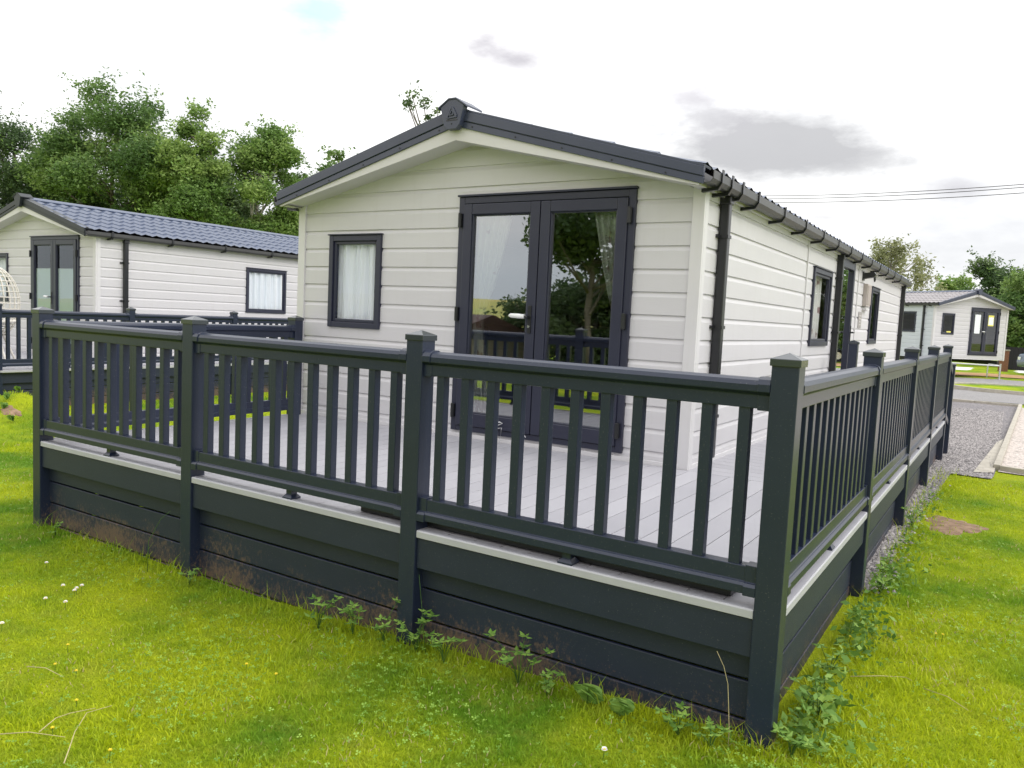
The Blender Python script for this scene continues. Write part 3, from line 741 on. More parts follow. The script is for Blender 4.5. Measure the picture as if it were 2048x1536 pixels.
tag(curtain('door_net', 'voile', SF, 5.13, 5.91, .30, 1.86, -.06, 5, .015, seedv=9), 'pale net behind the glass of the side door', 'curtain')
# loose white cable ends by the door sill
for lab, pts in (('thin white cable looping up from the sill at the left door leaf', [(2.30, .115), (2.36, .16), (2.42, .175), (2.44, .165), (2.38, .14), (2.31, .10)]), ('short white cable end sticking up beside the baluster at the door sill', [(2.58, .17), (2.62, .13), (2.67, .08)]), ('white cable loop hanging below the door sill onto the cladding', [(2.31, .09), (2.38, .115), (2.44, .13), (2.42, .02), (2.42, -.0)])):
    b = MB(); b.tube([(x, -.075-.01*math.sin(i), z) for i, (x, z) in enumerate(pts)], .004, 6); tag(b.build('cable', 'white', smooth=True), lab, 'cable')

# ------------------------------------------------------------------ decking
DX0, DX1, DYF = .109, 5.189, -2.466         # post centre lines
OUT = .035
dk = thing('decking', 'raised decking of pale grey boards wrapped round the front and right of the central home', 'decking')
b = MB(); x = DX0-OUT+.03; k = 0; bw = .1445
while x < DX1+OUT-.035:
    x1 = min(x+bw-.004, DX1+OUT-.032); b.box(x, x1, DYF-OUT+.028, -.035, -.026, -.002, tint=.02+.95*rnd.random()); x += bw
y = -.033+.004
b.build('deck_boards', 'deck', dk)
b = MB(); y = -.030
while y < 5.72:
    b.box(W+.026, DX1+OUT-.032, y, y+bw-.004, -.026, -.002, tint=.02+.95*rnd.random()); y += bw
b.build('deck_boards', 'deck', dk)
box('under_frame', 'rubber', dk, DX0, DX1-.01, DYF+.02, -.05, -.10, -.034)
box('under_frame', 'rubber', dk, W+.03, DX1-.01, -.05, 5.7, -.10, -.034)
PX = [.109, 1.807, 3.508, 5.189]; PY = [DYF+2.043*i for i in range(5)]
hp = .048
def between(lst):
    return [(a+hp, c-hp) for a, c in zip(lst[:-1], lst[1:])]
for (a, c) in between(PX):                          # front edge, fascia and skirting between the posts
    b = MB(); b.prism([(-OUT+.027, .0), (-OUT-.004, .0), (-OUT-.008, -.006), (-OUT-.008, -.034), (-OUT+.0, -.038), (-OUT+.004, -.030), (-OUT+.027, -.006)], lambda p, t: (t, DYF+p[0], p[1]), a+.002, c-.002); b.build('edge_trim', 'edge', dk)
    box('fascia', 'skirt', dk, a+.001, c-.001, DYF-OUT+.002, DYF-OUT+.03, -.185, -.040, bevel=.003)
    for zt, zb_ in ((-.150, -.290), (-.300, -.444), (-.454, -.600), (-.610, -.75)):
        box('skirting_board', 'skirt', dk, a-.03, c+.03, DYF+.020, DYF+.038, zb_, zt, bevel=.004)
for (a, c) in between(PY):
    b = MB(); b.prism([(OUT-.027, .0), (OUT+.004, .0), (OUT+.008, -.006), (OUT+.008, -.034), (OUT, -.038), (OUT-.004, -.030), (OUT-.027, -.006)], lambda p, t: (DX1+p[0], t, p[1]), a+.002, c-.002); b.build('edge_trim', 'edge', dk)
    box('fascia', 'skirt', dk, DX1+OUT-.03, DX1+OUT-.002, a+.001, c-.001, -.185, -.040, bevel=.003)
    for zt, zb_ in ((-.150, -.290), (-.300, -.444), (-.454, -.602)):
        box('skirting_board', 'skirt', dk, DX1-.038, DX1-.020, a-.03, c+.03, zb_, zt, bevel=.004)
y_l = -.158
b = MB(); b.prism([(-OUT+.027, .0), (-OUT-.004, .0), (-OUT-.008, -.006), (-OUT-.008, -.034), (-OUT, -.038), (-OUT+.027, -.006)], lambda p, t: (DX0+p[0], t, p[1]), DYF+hp, y_l-hp); b.build('edge_trim', 'edge', dk)
box('fascia', 'skirt', dk, DX0-OUT+.002, DX0-OUT+.03, DYF+hp, y_l-hp, -.185, -.040)
for zt, zb_ in ((-.150, -.290), (-.300, -.444), (-.454, -.602)): box('skirting_board', 'skirt', dk, DX0+.02, DX0+.038, DYF+hp-.03, y_l, zb_, zt)
box('end_board', 'skirt', dk, W+.03, DX1-.06, 5.72, 5.74, -.5, -.03)

# ------------------------------------------------------------------ balustrades
def post_mesh(z0, z1=.919):
    b = MB(); b.box(-hp, hp, -hp, hp, z0, z1); return b
def cap_mesh(z=.917):
    b = MB(); h = hp+.006
    b.add([(-h, -h, z-.022), (h, -h, z-.022), (h, h, z-.022), (-h, h, z-.022), (-h, -h, z+.004), (h, -h, z+.004), (h, h, z+.004), (-h, h, z+.004), (0, 0, z+.026)],
          [(0, 3, 2, 1), (0, 1, 5, 4), (1, 2, 6, 5), (2, 3, 7, 6), (3, 0, 4, 7), (4, 5, 8), (5, 6, 8), (6, 7, 8), (7, 4, 8)]); return b
M['cap'] = mat('cap', (.03, .037, .048), .18, spec=.8)
_cap = {}
def add_post(parent, x, y, zg, base=True, dz=0):
    z1 = .917
    p = post_mesh(zg-.15-dz, z1).build('post', 'rail', parent, .004); p.location = (x, y, dz)
    if 'c' not in _cap:
        c = cap_mesh().build('post_cap', 'cap', p, .002); _cap['c'] = c
    else:
        c = _cap['c'].copy(); scene.collection.objects.link(c); c.parent = p
    return p
def add_bay(parent, p0, p1, mids, foot=True, dz=0):
    """rails, sleeves and balusters between two post centres; local frame: s along, d across"""
    A = Vector((*p0, dz)); B = Vector((*p1, dz)); Lb = (B-A).length; U = (B-A).normalized(); Nn = Vector((U.y, -U.x, 0))
    fr = lambda s, d, z: A + U*s + Nn*d + Vector((0, 0, z))
    def rail(prof, s0, s1, name, par, bev=.003):
        b = MB(); b.prism(prof, lambda p, t: fr(t, p[0], p[1]), s0, s1); return b.build(name, 'rail', par, bev)
    top = [(-.027, .735), (.027, .735), (.027, .785), (.045, .798), (.045, .822), (.036, .838), (.018, .846), (-.018, .846), (-.036, .838), (-.045, .822), (-.045, .798), (-.027, .785)]
    tr = rail(top, hp+.001, Lb-hp-.001, 'top_rail', parent)
    bot = [(-.043, .051), (.043, .051), (.043, .082), (.035, .092), (.027, .094), (.027, .152), (-.027, .152), (-.027, .094), (-.035, .092), (-.043, .082)]
    br = rail(bot, hp+.001, Lb-hp-.001, 'bottom_rail', parent)
    for s0, s1 in ((hp, hp+.045), (Lb-hp-.045, Lb-hp)):
        rail([(p[0]*1.12, .79+(p[1]-.79)*1.10) for p in top], s0, s1, 'rail_bracket', tr, .002)
        rail([(p[0]*1.12, .101+(p[1]-.101)*1.10) for p in bot], s0, s1, 'rail_bracket', br, .002)
    if foot:
        sm = Lb/2; b = MB()
        for (h, z0, z1) in ((.020, .022, .0505),): b.add([tuple(fr(sm+sx*h, sy*h, z)) for z in (z0, z1) for sx, sy in ((-1, -1), (1, -1), (1, 1), (-1, 1))], [(0, 1, 5, 4), (1, 2, 6, 5), (2, 3, 7, 6), (3, 0, 4, 7)])
        b.add([tuple(fr(sm+sx*h, sy*h, z)) for z, h in ((0.0, .034), (.007, .034), (.023, .0205)) for sx, sy in ((-1, -1), (1, -1), (1, 1), (-1, 1))], [(0, 1, 5, 4), (1, 2, 6, 5), (2, 3, 7, 6), (3, 0, 4, 7), (4, 5, 9, 8), (5, 6, 10, 9), (6, 7, 11, 10), (7, 4, 8, 11)])
        b.build('foot', 'rail', br)
    first = None
    for k in range(mids):
        s = Lb*(k+1)/(mids+1)
        if first is None:
            b = MB(); w = .0215; c = [U*sx*w+Nn*sy*w for sx, sy in ((-1, -1), (1, -1), (1, 1), (-1, 1))]
            b.add([tuple(q+Vector((0, 0, z))) for z in (.151, .736) for q in c], [(0, 1, 5, 4), (1, 2, 6, 5), (2, 3, 7, 6), (3, 0, 4, 7)])
            first = b.build('baluster', 'rail', parent, .003); first.location = fr(s, 0, 0)
        else:
            q = first.copy(); scene.collection.objects.link(q); q.parent = parent; q.location = fr(s, 0, 0)
fb = thing('balustrade', 'dark grey balustrade across the front of the near decking, with three bays and four posts', 'balustrade', (0, 0, 0), 0, 'dark grey balustrades')
for x in PX: add_post(fb, x, DYF, gzf(x, DYF-.1))
for a, c in zip(PX[:-1], PX[1:]): add_bay(fb, (a, DYF), (c, DYF), 11)
rb = thing('balustrade', 'dark grey balustrade running away along the right edge of the near decking', 'balustrade', (0, 0, 0), 0, 'dark grey balustrades')
for y in PY[1:]: add_post(rb, DX1, y, gzf(DX1+.1, y))
for a, c in zip(PY[:-1], PY[1:]): add_bay(rb, (DX1, a), (DX1, c), 14)
lb = thing('balustrade', 'dark grey balustrade closing the left side of the near decking up to the home corner', 'balustrade', (0, 0, 0), 0, 'dark grey balustrades')
add_post(lb, DX0, y_l, -.6); add_bay(lb, (DX0, DYF), (DX0, y_l), 16)
# the lone gate post by the side door, and the step rail beyond the deck end
t = thing('gate_post', 'lone dark post standing by the wall beside the side door', 'post'); p = add_post(t, 4.28, 4.62, -.0+.15)
t = thing('step_rail', 'lower dark handrail and newel post beyond the far end of the decking', 'handrail')
p = post_mesh(-.65, .68).build('newel_post', 'rail', t, .004); p.location = (DX1+.02, 6.33, 0)
q = _cap['c'].copy(); scene.collection.objects.link(q); q.parent = p; q.location = (0, 0, -.239)
b = MB(); b.prism([(-.03, 0), (.03, 0), (.03, .08), (-.03, .08)], lambda p_, s: (DX1+.02*s+p_[0], 5.75+.53*s, .72-.18*s+p_[1]), 0, 1); b.build('sloping_rail', 'rail', t, .004)
b = MB(); b.prism([(-.03, 0), (.03, 0), (.03, .07), (-.03, .07)], lambda p_, s: (DX1+.02*s+p_[0], 5.75+.53*s, .06-.18*s+p_[1]), 0, 1); b.build('lower_rail', 'rail', t, .004)
t = thing('deck_steps', 'dark steps going down from the far end of the decking', 'steps')
for k in range(2): box('tread', 'deck', t, W+.15, DX1-.02, 5.76+.28*k, 6.02+.28*k, -.22-.17*k, -.19-.17*k); 
for k in range(2): box('riser', 'skirt', t, W+.15, DX1-.02, 5.98+.28*k, 6.00+.28*k, -.42-.17*k, -.222-.17*k)
# spare length of rail lying on the deck behind the front balustrade
t = thing('spare_rail', 'long dark spare rail lying on the boards just behind the front balustrade', 'spare rail')
box('rail_body', 'black', t, 3.12, 5.03, -2.425, -2.25, .0, .034, bevel=.004)
box('rail_lip', 'black', t, 3.12, 5.03, -2.415, -2.26, .035, .042, bevel=.003)

# ------------------------------------------------------------------ neighbour home on the left with its deck
NL = Vector((-11.334, 2.161, -.037))
nb = static_home('grey clad holiday home on the left with blue grey tiled roof, behind its own decking', 'holiday homes', NL, .005, H=2.094, zap=2.54, zdoor=2.10, zwin=(.91, 1.80),
    side_windows=[(3.10, 4.14, .90, 1.80), (8.3, 9.2, .9, 1.8)], L=11.5, zb=-.3, verge='darktrim')
def ltag(o, lab, cat, g=None): return tag(o, lab, cat, g)
NF = frame_fn(NL, (1, 0, 0), (0, -1, 0)); NS = frame_fn(NL+Vector((W, 0, 0)), (0, 1, 0), (1, 0, 0))
ltag(curtain('net_curtain', 'lace', NS, 3.10, 4.12, .98, 1.74, -.045, 6, .022, seedv=11), 'white net curtain in the side window of the left holiday home', 'curtain')
ltag(curtain('net_curtain', 'lace', NF, .45, .98, .95, 1.75, -.09, 4, .022, seedv=12), 'white net curtain in the small front window of the left holiday home', 'curtain')
# frosted lower halves of its door panes
for (u0, u1), lb_ in (((2.05, 2.59), 'left'), ((2.78, 3.32), 'right')):
    b = MB(); b.box(u0-.02, u1+.02, .004, .0085, .21, 1.54, fr=frame_fn((0, 0, 0), (1, 0, 0), (0, -1, 0))); b.build('frosted_film', 'frost', nb)
nd_ = thing('decking', 'raised dark skirted decking in front of and beside the left holiday home', 'decking')
XN = -6.0; DZ = -.05
b = MB(); x = -15
while x < XN: b.box(x, x+.1405, -.0, NL.y-.03, DZ-.026, DZ, tint=.02+.9*rnd.random()); x += .1445
y = NL.y-.02
while y < 10.5: b.box(NL.x+W+.03, XN, y, y+.1405, DZ-.026, DZ, tint=.02+.9*rnd.random()); y += .1445
b.build('deck_boards', 'deck', nd_)
box('edge_trim', 'edge', nd_, XN+.002, XN+.036, -.06, 10.5, DZ-.04, DZ+.002, bevel=.003); box('edge_trim', 'edge', nd_, -15, XN, -.036, -.002, DZ-.04, DZ+.002, bevel=.003)
box('fascia', 'skirt', nd_, XN+.005, XN+.03, -.03, 10.5, DZ-.185, DZ-.042); box('fascia', 'skirt', nd_, -15, XN+.004, -.03, -.004, DZ-.185, DZ-.042)
for zt, zb_ in ((-.150, -.290), (-.300, -.444), (-.454, -.602)):
    box('skirting_board', 'skirt', nd_, XN-.03, XN-.012, .05, 10.5, DZ+zb_, DZ+zt, bevel=.004); box('skirting_board', 'skirt', nd_, -15, XN-.031, .02, .04, DZ+zb_, DZ+zt, bevel=.004)
nr = thing('balustrade', 'dark grey balustrade along the decking of the left holiday home', 'balustrade', (0, 0, 0), 0, 'dark grey balustrades')
ys = [0.0, 1.96, 3.92, 5.88, 7.84, 9.8]
for y in ys: add_post(nr, XN, y, -.62, dz=DZ)
for a, c in zip(ys[:-1], ys[1:]): add_bay(nr, (XN, a), (XN, c), 13, dz=DZ)
nr2 = thing('balustrade', 'dark grey balustrade across the front of the left neighbour decking, mostly out of frame', 'balustrade', (0, 0, 0), 0, 'dark grey balustrades')
add_post(nr2, XN-1.9, 0, -.62, dz=DZ); add_bay(nr2, (XN-1.9, 0), (XN, 0), 12, dz=DZ)

# egg chair on the neighbour's deck
ec = thing('egg_chair', 'white rattan egg chair on the decking of the left holiday home', 'egg chair', (-7.55, .60, DZ), rad(-35))
b = MB(); cz0 = .92; rx, ry, rz_ = .52, .40, .58
def ep(th, ph): return (rx*math.sin(th)*math.cos(ph), ry*math.sin(th)*math.sin(ph), cz0+rz_*math.cos(th))
for k in range(26):
    ph = 2*math.pi*k/26
    if 1.18*math.pi < ph < 1.82*math.pi: 
        b.tube([ep(math.pi*j/16, ph) for j in range(11, 17)], .008, 5); continue
    b.tube([ep(math.pi*j/16, ph) for j in range(0, 17)], .008, 5)
for j in range(1, 20):
    th = math.pi*j/20
    p0_, p1_ = (0, 2*math.pi) if (j > 13 or j < 2) else (-.18*math.pi, 1.18*math.pi)
    b.tube([ep(th, p0_+(p1_-p0_)*i/28) for i in range(29)], .007, 5)
b.tube([ep(.66*math.pi, -.18*math.pi+.0+2*math.pi*i/30) for i in range(31)], .022, 6)
b.tube([ep(th, 1.18*math.pi) for th in [math.pi*(.1+.56*i/10) for i in range(11)]], .018, 6); b.tube([ep(th, -.18*math.pi) for th in [math.pi*(.1+.56*i/10) for i in range(11)]], .018, 6)
b.build('woven_shell', 'rattan', ec)
for sx, sy in ((-1, -1), (1, -1), (-1, 1), (1, 1)):
    b = MB(); b.tube([(sx*.18, sy*.14, .42), (sx*.34, sy*.28, .0)], .018, 8); b.build('leg', 'rattan', ec)
b = MB(); 
b.add([(.36*math.cos(a)*r, .28*math.sin(a)*r, .60+h) for h, r in ((-.05, .8), (0, 1), (.06, 1), (.09, .8)) for a in [2*math.pi*i/16 for i in range(16)]], [(r*16+i, r*16+(i+1) % 16, (r+1)*16+(i+1) % 16, (r+1)*16+i) for r in range(3) for i in range(16)]+[tuple(range(48, 64))])
b.build('cushion', 'cushion', ec, smooth=True)

# ------------------------------------------------------------------ far right home
FR_ = Vector((3.131, 30.341, .295))
fr_home = static_home('far holiday home on the right with brownish tiled roof and papers in its French doors', 'holiday homes', FR_, .893, H=2.0, zap=2.485-.05, W=3.9, L=10.5,
    left_windows=[(10.5-2.0, 10.5-.9, .9, 1.72), (5.0, 6.0, .9, 1.72)], roofm='tiles_brown', leftwall='mint')
Rf = Matrix.Rotation(.893, 3, 'Z')
FF = lambda p: FR_ + Rf @ Vector((p.x, -p.y, p.z))
t = thing('chassis', 'dark chassis and white drawbar under the far right holiday home', 'chassis', FR_, .893)
box('beam', 'black', t, .5, .62, -.3, 10, -.30, -.13); box('beam', 'black', t, 3.2, 3.32, -.3, 10, -.30, -.13)
b = MB(); b.tube([(.9, -.1, -.28), (1.95, -1.5, -.28), (3.0, -.1, -.28)], .025, 8); b.build('drawbar', 'white', t)
b = MB(); b.tube([(1.95, -1.5, -.20), (1.95, -1.5, -.80)], .035, 8); b.box(1.85, 2.05, -1.6, -1.4, -.84, -.80); b.build('jockey_leg', 'chrome', t)
b = MB(); b.tube([(.6, .1, -.3), (.6, .1, -.86)], .03, 8); b.build('corner_steady', 'chrome', t); b = MB(); b.tube([(3.2, .1, -.3), (3.2, .1, -.86)], .03, 8); b.build('corner_steady', 'chrome', t)
for nm, m, lab, bx in (('notice', 'paper', 'tall white notice in the left door pane of the far right home', (2.12, 2.42, .95, 1.72)),
                       ('notice', 'yellowpaper', 'yellow edged notice in the right door pane of the far right home', (2.84, 3.14, 1.28, 1.72)),):
    b = MB(); b.box(bx[0], bx[1], .0205, .024, bx[2], bx[3], fr=FF); o = tag(b.build(nm, m), lab, 'notice')
    if m == 'yellowpaper':
        b = MB(); b.box(bx[0]+.02, bx[1]-.02, .0245, .026, bx[2]+.05, bx[3]-.08, fr=FF); b.build('white_sheet', 'paper', o)
b = MB(); b.box(.68, .90, .0065, .010, .93, .99, fr=FF); tag(b.build('sticker', 'yellowpaper'), 'small yellow sticker low in the small window of the far right home', 'sticker')
# brick pillar, dark gate, blue car, trestle at the right edge
g0 = gzf(6, 40)
bp = at(2008, 712, 40); bp.z = g0
t = thing('brick_pillar', 'short red brick pillar at the right end of the far holiday home', 'pillar', bp)
b = MB()
for k in range(14):
    b.box(-.22, .22, -.22, .22, .075*k, .075*k+.063)
    b.box(-.213, .213, -.213, .213, .075*k+.063, .075*k+.075)
b.build('brickwork', 'brick', t); box('coping', 'concrete', t, -.26, .26, -.26, .26, 1.052, 1.11, bevel=.01)
gp = at(2036, 712, 41); gp.z = g0
t = thing('board_gate', 'dark boarded gate between the brick pillar and the blue car', 'gate', gp, .3)
for k in range(12): box('board', 'rubber', t, -.6+.2*k, -.41+.2*k, 0, .03, .05, 1.25)
box('crossbar', 'black', t, -.6, 1.8, .032, .07, .3, .4); box('crossbar', 'black', t, -.6, 1.8, .032, .07, .95, 1.05)
cp = at(2150, 715, 37); cp.z = gzf(8, 37)
car = thing('parked_car', 'blue car at the right edge of the picture beyond the grass', 'car', cp, rad(200))
b = MB(); side = [(-2.1, .35), (-2.1, .85), (-1.85, 1.0), (-1.35, 1.08), (-.95, 1.55), (.9, 1.58), (1.5, 1.1), (2.05, .95), (2.15, .6), (2.1, .35)]
b.prism(side, lambda p, s: (p[0], s*(.85 if p[1] < 1.1 else .72), p[1]), -1, 1); b.build('body', 'carblue', car, .05)
for s in (-1, 1):
    b = MB(); b.prism([(-1.25, 1.1), (-.9, 1.48), (.85, 1.5), (1.35, 1.1)], lambda p, q: (p[0], s*(.83+.02*q-(p[1]-1.1)*.25), p[1]), 0, 1); b.build('window', 'black', car)
for x in (-1.35, 1.35):
    for s in (-1, 1):
        b = MB(); b.tube([(x, s*.66, .33), (x, s*.87, .33)], .33, 20); w = b.build('wheel', 'rubber', car, .02); b = MB(); b.tube([(x, s*.87, .33), (x, s*.885, .33)], .2, 16); b.build('rim', 'chrome', w)
for s in (-1, 1): box('headlight', 'white', car, 2.06, 2.13, s*.6-.15, s*.6+.15, .68, .82)

# ------------------------------------------------------------------ wires
for (a, c), lab in zip((((1480, 396), (2300, 352)), ((1480, 402), (2300, 358)), ((1480, 409), (2300, 371))), ('highest', 'middle', 'lowest')):
    pa, pc_ = at(a[0], a[1], 42), at(c[0], c[1], 30); b = MB()
    pts = [pa.lerp(pc_, i/16)-Vector((0, 0, .25*(1-(i/8-1)**2))) + Vector((0, 0, .12)) for i in range(17)]; b.tube(pts, .016, 5)
    tag(b.build('overhead_wire', 'wire'), lab+' of the three thin overhead wires against the cloud on the right', 'wire', 'overhead wires')

# ------------------------------------------------------------------ trees
def leaves(rng, C, size, flat=.35):
    """rhombic leaf faces at centres C"""
    n = len(C); a = rng.normal(size=(n, 3)); a[:, 2] *= .6; a /= np.linalg.norm(a, axis=1)[:, None]
    b = rng.normal(size=(n, 3)); b[:, 2] *= flat+.4; b -= a*(a*b).sum(1)[:, None]; b /= np.linalg.norm(b, axis=1)[:, None]
    s = size*rng.uniform(.6, 1.4, (n, 1)); w = s*rng.uniform(.38, .6, (n, 1))
    V = np.stack([C-a*s, C+b*w, C+a*s, C-b*w], 1).reshape(-1, 3); return V, np.arange(4*n).reshape(n, 4)
def tree(label, base, h, rx, ry, zb, m, nleaf, lsize, seed, clumps=46, cr=.75, bark='bark', spread=.8, name='tree', droop=0, trunk_r=.16, top=1.0, sprig=True, limbs=22):
    rng = np.random.default_rng(seed); root = thing(name, label, 'tree', base, 0, 'background trees')
    cz_ = (zb+h)/2; rz = (h-zb)/2; cs = []
    while len(cs) < clumps:
        p = rng.uniform(-1, 1, 3); r = np.linalg.norm(p)
        if r > 1 or (r < .45 and rng.random() < .75): continue
        q = np.array([p[0]*rx, p[1]*ry, cz_+p[2]*rz]); k = 1-.35*max(0, p[2])**2*top
        q[0] *= k; q[1] *= k
        q += rng.normal(size=3)*.18*np.array([rx, ry, rz*.6])*.5; cs.append(q)
    cs = np.array(cs); rad_ = cr*rng.uniform(.55, 1.35, len(cs))
    w = rad_**2; idx = rng.choice(len(cs), nleaf, p=w/w.sum())
    d = rng.normal(size=(nleaf, 3)); d /= np.linalg.norm(d, axis=1)[:, None]; rr = rng.uniform(.15, 1, (nleaf, 1))**.55
    lump = 1+.25*np.sin(d[:, :1]*7+idx[:, None])*np.cos(d[:, 2:]*6+idx[:, None]*2)
    C = cs[idx]+d*rr*rad_[idx][:, None]*lump*np.array([1, 1, .72])
    if sprig:
        k = nleaf//14; j = rng.choice(len(cs), k); dd = rng.normal(size=(k, 3)); dd[:, 2] = abs(dd[:, 2])+.3; dd /= np.linalg.norm(dd, axis=1)[:, None]
        sp = rng.integers(0, 3, k); base_d = np.stack([np.cos(j*7.1+sp*2.1), np.sin(j*3.3+sp*1.7), .7+.5*np.sin(j*1.3+sp)], 1); base_d /= np.linalg.norm(base_d, axis=1)[:, None]
        tt = rng.uniform(.7, 1.75, (k, 1)); C[:k] = cs[j]+base_d*tt*rad_[j][:, None]+rng.normal(size=(k, 3))*.10
    if droop: C[:, 2] -= droop*rng.uniform(0, 1, nleaf)**2
    C[:, 2] = np.maximum(C[:, 2], .1)
    V, F = leaves(rng, C, lsize)
    tint = np.clip(.5+.35*(rng.random(nleaf)-.5)+.25*np.sin(idx*2.399), 0, 1)
    fastmesh('crown', V, F, m, tint, root)
    b = MB(); tp = [(0, 0, -.2)]
    nx_, ny_ = 0, 0
    for k in range(1, 8): nx_ += rng.normal()*.10; ny_ += rng.normal()*.10; tp.append((nx_, ny_, h*.85*k/7))
    b.tube(tp, trunk_r, 8, trunk_r*.25)
    for q in cs[:: max(1, len(cs)//limbs)]:
        zz = min(max(q[2]-rng.uniform(.5, 2.0), h*.12), h*.8); kk = int(zz/(h*.85)*7); s = Vector(tp[min(kk, 7)]); s.z = zz
        e_ = Vector(q); mid = s.lerp(e_, .5)+Vector((0, 0, -.15))+Vector(rng.normal(size=3)*.12); b.tube([s, mid, e_], trunk_r*.38, 5, .015)
    b.build('trunk', bark, root, smooth=True); return root
def tbase(u, depth): p = at(u, 640, depth); return Vector((p.x, p.y, gzf(p.x, p.y)))
def topz(u, v, depth): return at(u, v, depth).z+.6
def T(label, u, vtop, depth, wpx, zb, m, nl, ls, seed, **kw):
    h = topz(u, vtop, depth); return tree(label, tbase(u, depth), h, wpx/2/FOC*depth, wpx/2/FOC*depth*.8, zb, m, nl, ls, seed, **kw)
T('dark tree at the left edge of the picture behind the left holiday home', 40, 222, 33, 250, .8, 'leafdark', 70000, 0.062, 1, clumps=60, cr=.85)
T('tallest full green tree behind the ridge of the left holiday home', 235, 170, 31, 300, .8, 'leaf', 112000, 0.064, 2, clumps=80, cr=.85)
T('slim lighter green tree right of the tallest tree on the left', 378, 212, 29, 150, .6, 'leaflight', 49000, 0.062, 3, clumps=44, cr=.62)
T('pale green rounded tree left of the central home gable', 522, 240, 30, 175, .6, 'leaflight', 59500, 0.062, 4, clumps=52, cr=.68, bark='birchbark')
T('small tree showing just over the left slope of the central roof', 668, 296, 36, 130, .8, 'leaf', 28000, 0.078, 6, clumps=30, cr=.7)
T('dark small tree tucked between the slim tree and the rounded pale tree', 435, 330, 36, 150, .5, 'leafdark', 26250, 0.094, 7, clumps=36, cr=.8)
T('dark tree filling the gap beside the central home corner', 590, 345, 35, 120, .5, 'leafdark', 21000, 0.094, 17, clumps=30, cr=.8)
T('dark understorey tree below the tallest tree on the left', 130, 330, 36, 220, .3, 'leafdark', 35000, 0.094, 18, clumps=44, cr=.9)
T('understorey tree low behind the roof of the left holiday home', 300, 330, 35, 220, .3, 'leaf', 35000, 0.094, 19, clumps=44, cr=.9)
T('thin topped tree whose sprigs show beside the ridge cap', 840, 182, 34, 230, 2.0, 'leafdark', 6500, .075, 8, clumps=100, cr=.30, limbs=100, trunk_r=.11)
T('loose birch with drooping crown behind the far end of the central home', 1785, 460, 44, 160, 1.2, 'leafbirch', 12000, .085, 9, clumps=80, cr=.42, droop=.9, bark='birchbark')
T('small bright green tree behind the roof of the far right home', 1898, 540, 60, 90, .8, 'leaflight', 21000, 0.101, 10, clumps=34, cr=.75)
T('dark irregular tree behind the gable of the far right home', 1985, 522, 55, 110, .8, 'leafdark', 28000, 0.101, 11, clumps=36, cr=.8)
T('large dark tree at the right edge of the picture', 2085, 548, 46, 190, .4, 'leaf', 45500, 0.101, 12, clumps=60, cr=1.0)
T('low dark tree beside the blue car', 2055, 600, 50, 130, .2, 'leafdark', 24500, 0.101, 13, clumps=40, cr=.9)
# trees and roofs behind the photographer, mirrored in the door glass
tree('broad tree behind the photographer, mirrored in the right door pane', Vector((-4.5, -15.5, -.6)), 8.0, 2.1, 2.2, 2.5, 'leafdark', 30000, .09, 21, clumps=64, cr=.66, trunk_r=.13)
tree('dark hedge tree below the mirrored broad tree, seen in the right pane', Vector((-6.2, -19.0, -.6)), 2.9, 2.5, 1.3, .1, 'leafdark', 18000, .10, 22, clumps=40, cr=.8)
tree('second tree behind the photographer, right of the mirrored broad one', Vector((1.5, -19.0, -.6)), 7.6, 2.8, 3.0, 1.2, 'leafdark', 22000, .10, 24, clumps=46, cr=.9)
tree('small bush mirrored low in the left door pane', Vector((-9.5, -20.0, -.6)), 2.5, 1.5, 1.2, .1, 'leafdark', 8000, .09, 23, clumps=24, cr=.5, name='bush')
tree('spreading tree beyond the right edge of the picture, mirrored in the side door', Vector((10.8, 37.5, -.6)), 6.5, 3.2, 2.6, .6, 'leaf', 22000, .11, 25, clumps=46, cr=.9)
t = thing('shed', 'low shed with brown roof behind the photographer, mirrored in the glass', 'shed', (-11, -17.5, -.6), .2)
b = MB(); b.box(-5, 1.6, -2, 2, 0, .95); b.build('wall', 'interior', t)
b = MB(); b.prism([(-2.2, .95), (0, 1.66), (2.2, .95)], lambda p, s: (s, p[0], p[1]), -5.2, 1.8); b.build('roof', 'tiles_red', t)

# ------------------------------------------------------------------ grass blades, clover, weeds
rng = np.random.default_rng(5)
cz_, sz_ = math.cos(YAW), math.sin(YAW)
fwd = np.array([-sz_, cz_]); rgt = np.array([cz_, sz_]); cp2 = np.array([CAM.x, CAM.y])
def in_rect(P, x0, x1, y0, y1): return (P[:, 0] > x0) & (P[:, 0] < x1) & (P[:, 1] > y0) & (P[:, 1] < y1)
def sample(n, dmin, dmax, pw):
    """ground points, denser near the house front where the lawn can be seen from close by"""
    d = (dmin**(1-pw)+rng.random(n)*(dmax**(1-pw)-dmin**(1-pw)))**(1/(1-pw)); l = (rng.random(n)*2-1)*(d*.72+.9)
    P = cp2+fwd*d[:, None]+rgt*l[:, None]
    bad = in_rect(P, DX0+.0, DX1+.03, DYF+.0, 6) | in_rect(P, 0, 4, 0, 12) | ((P[:, 1] > 4.72+.12*np.sin(P[:, 0]*4)+.06*np.sin(P[:, 0]*17)) & (P[:, 0] > -3)) | in_rect(P, -15.2, XN+.02, .0, 14)
    pr_ = ((P[:, 0]-5.57)/.22)**2+((P[:, 1]-1.96)/.34)**2; bad |= rng.random(n) < .80*np.clip(1.6-pr_*.8, 0, 1)
    bad |= (P[:, 0] > 5.1) & (P[:, 0] < 5.24+.03*P[:, 1]) & (P[:, 1] > -.2) & (rng.random(n) < .75)
    bad |= (((P[:, 0]+4.9)/.2)**2+((P[:, 1]+.35)/.07)**2 < 1) & (rng.random(n) < .5)
    return P[~bad]
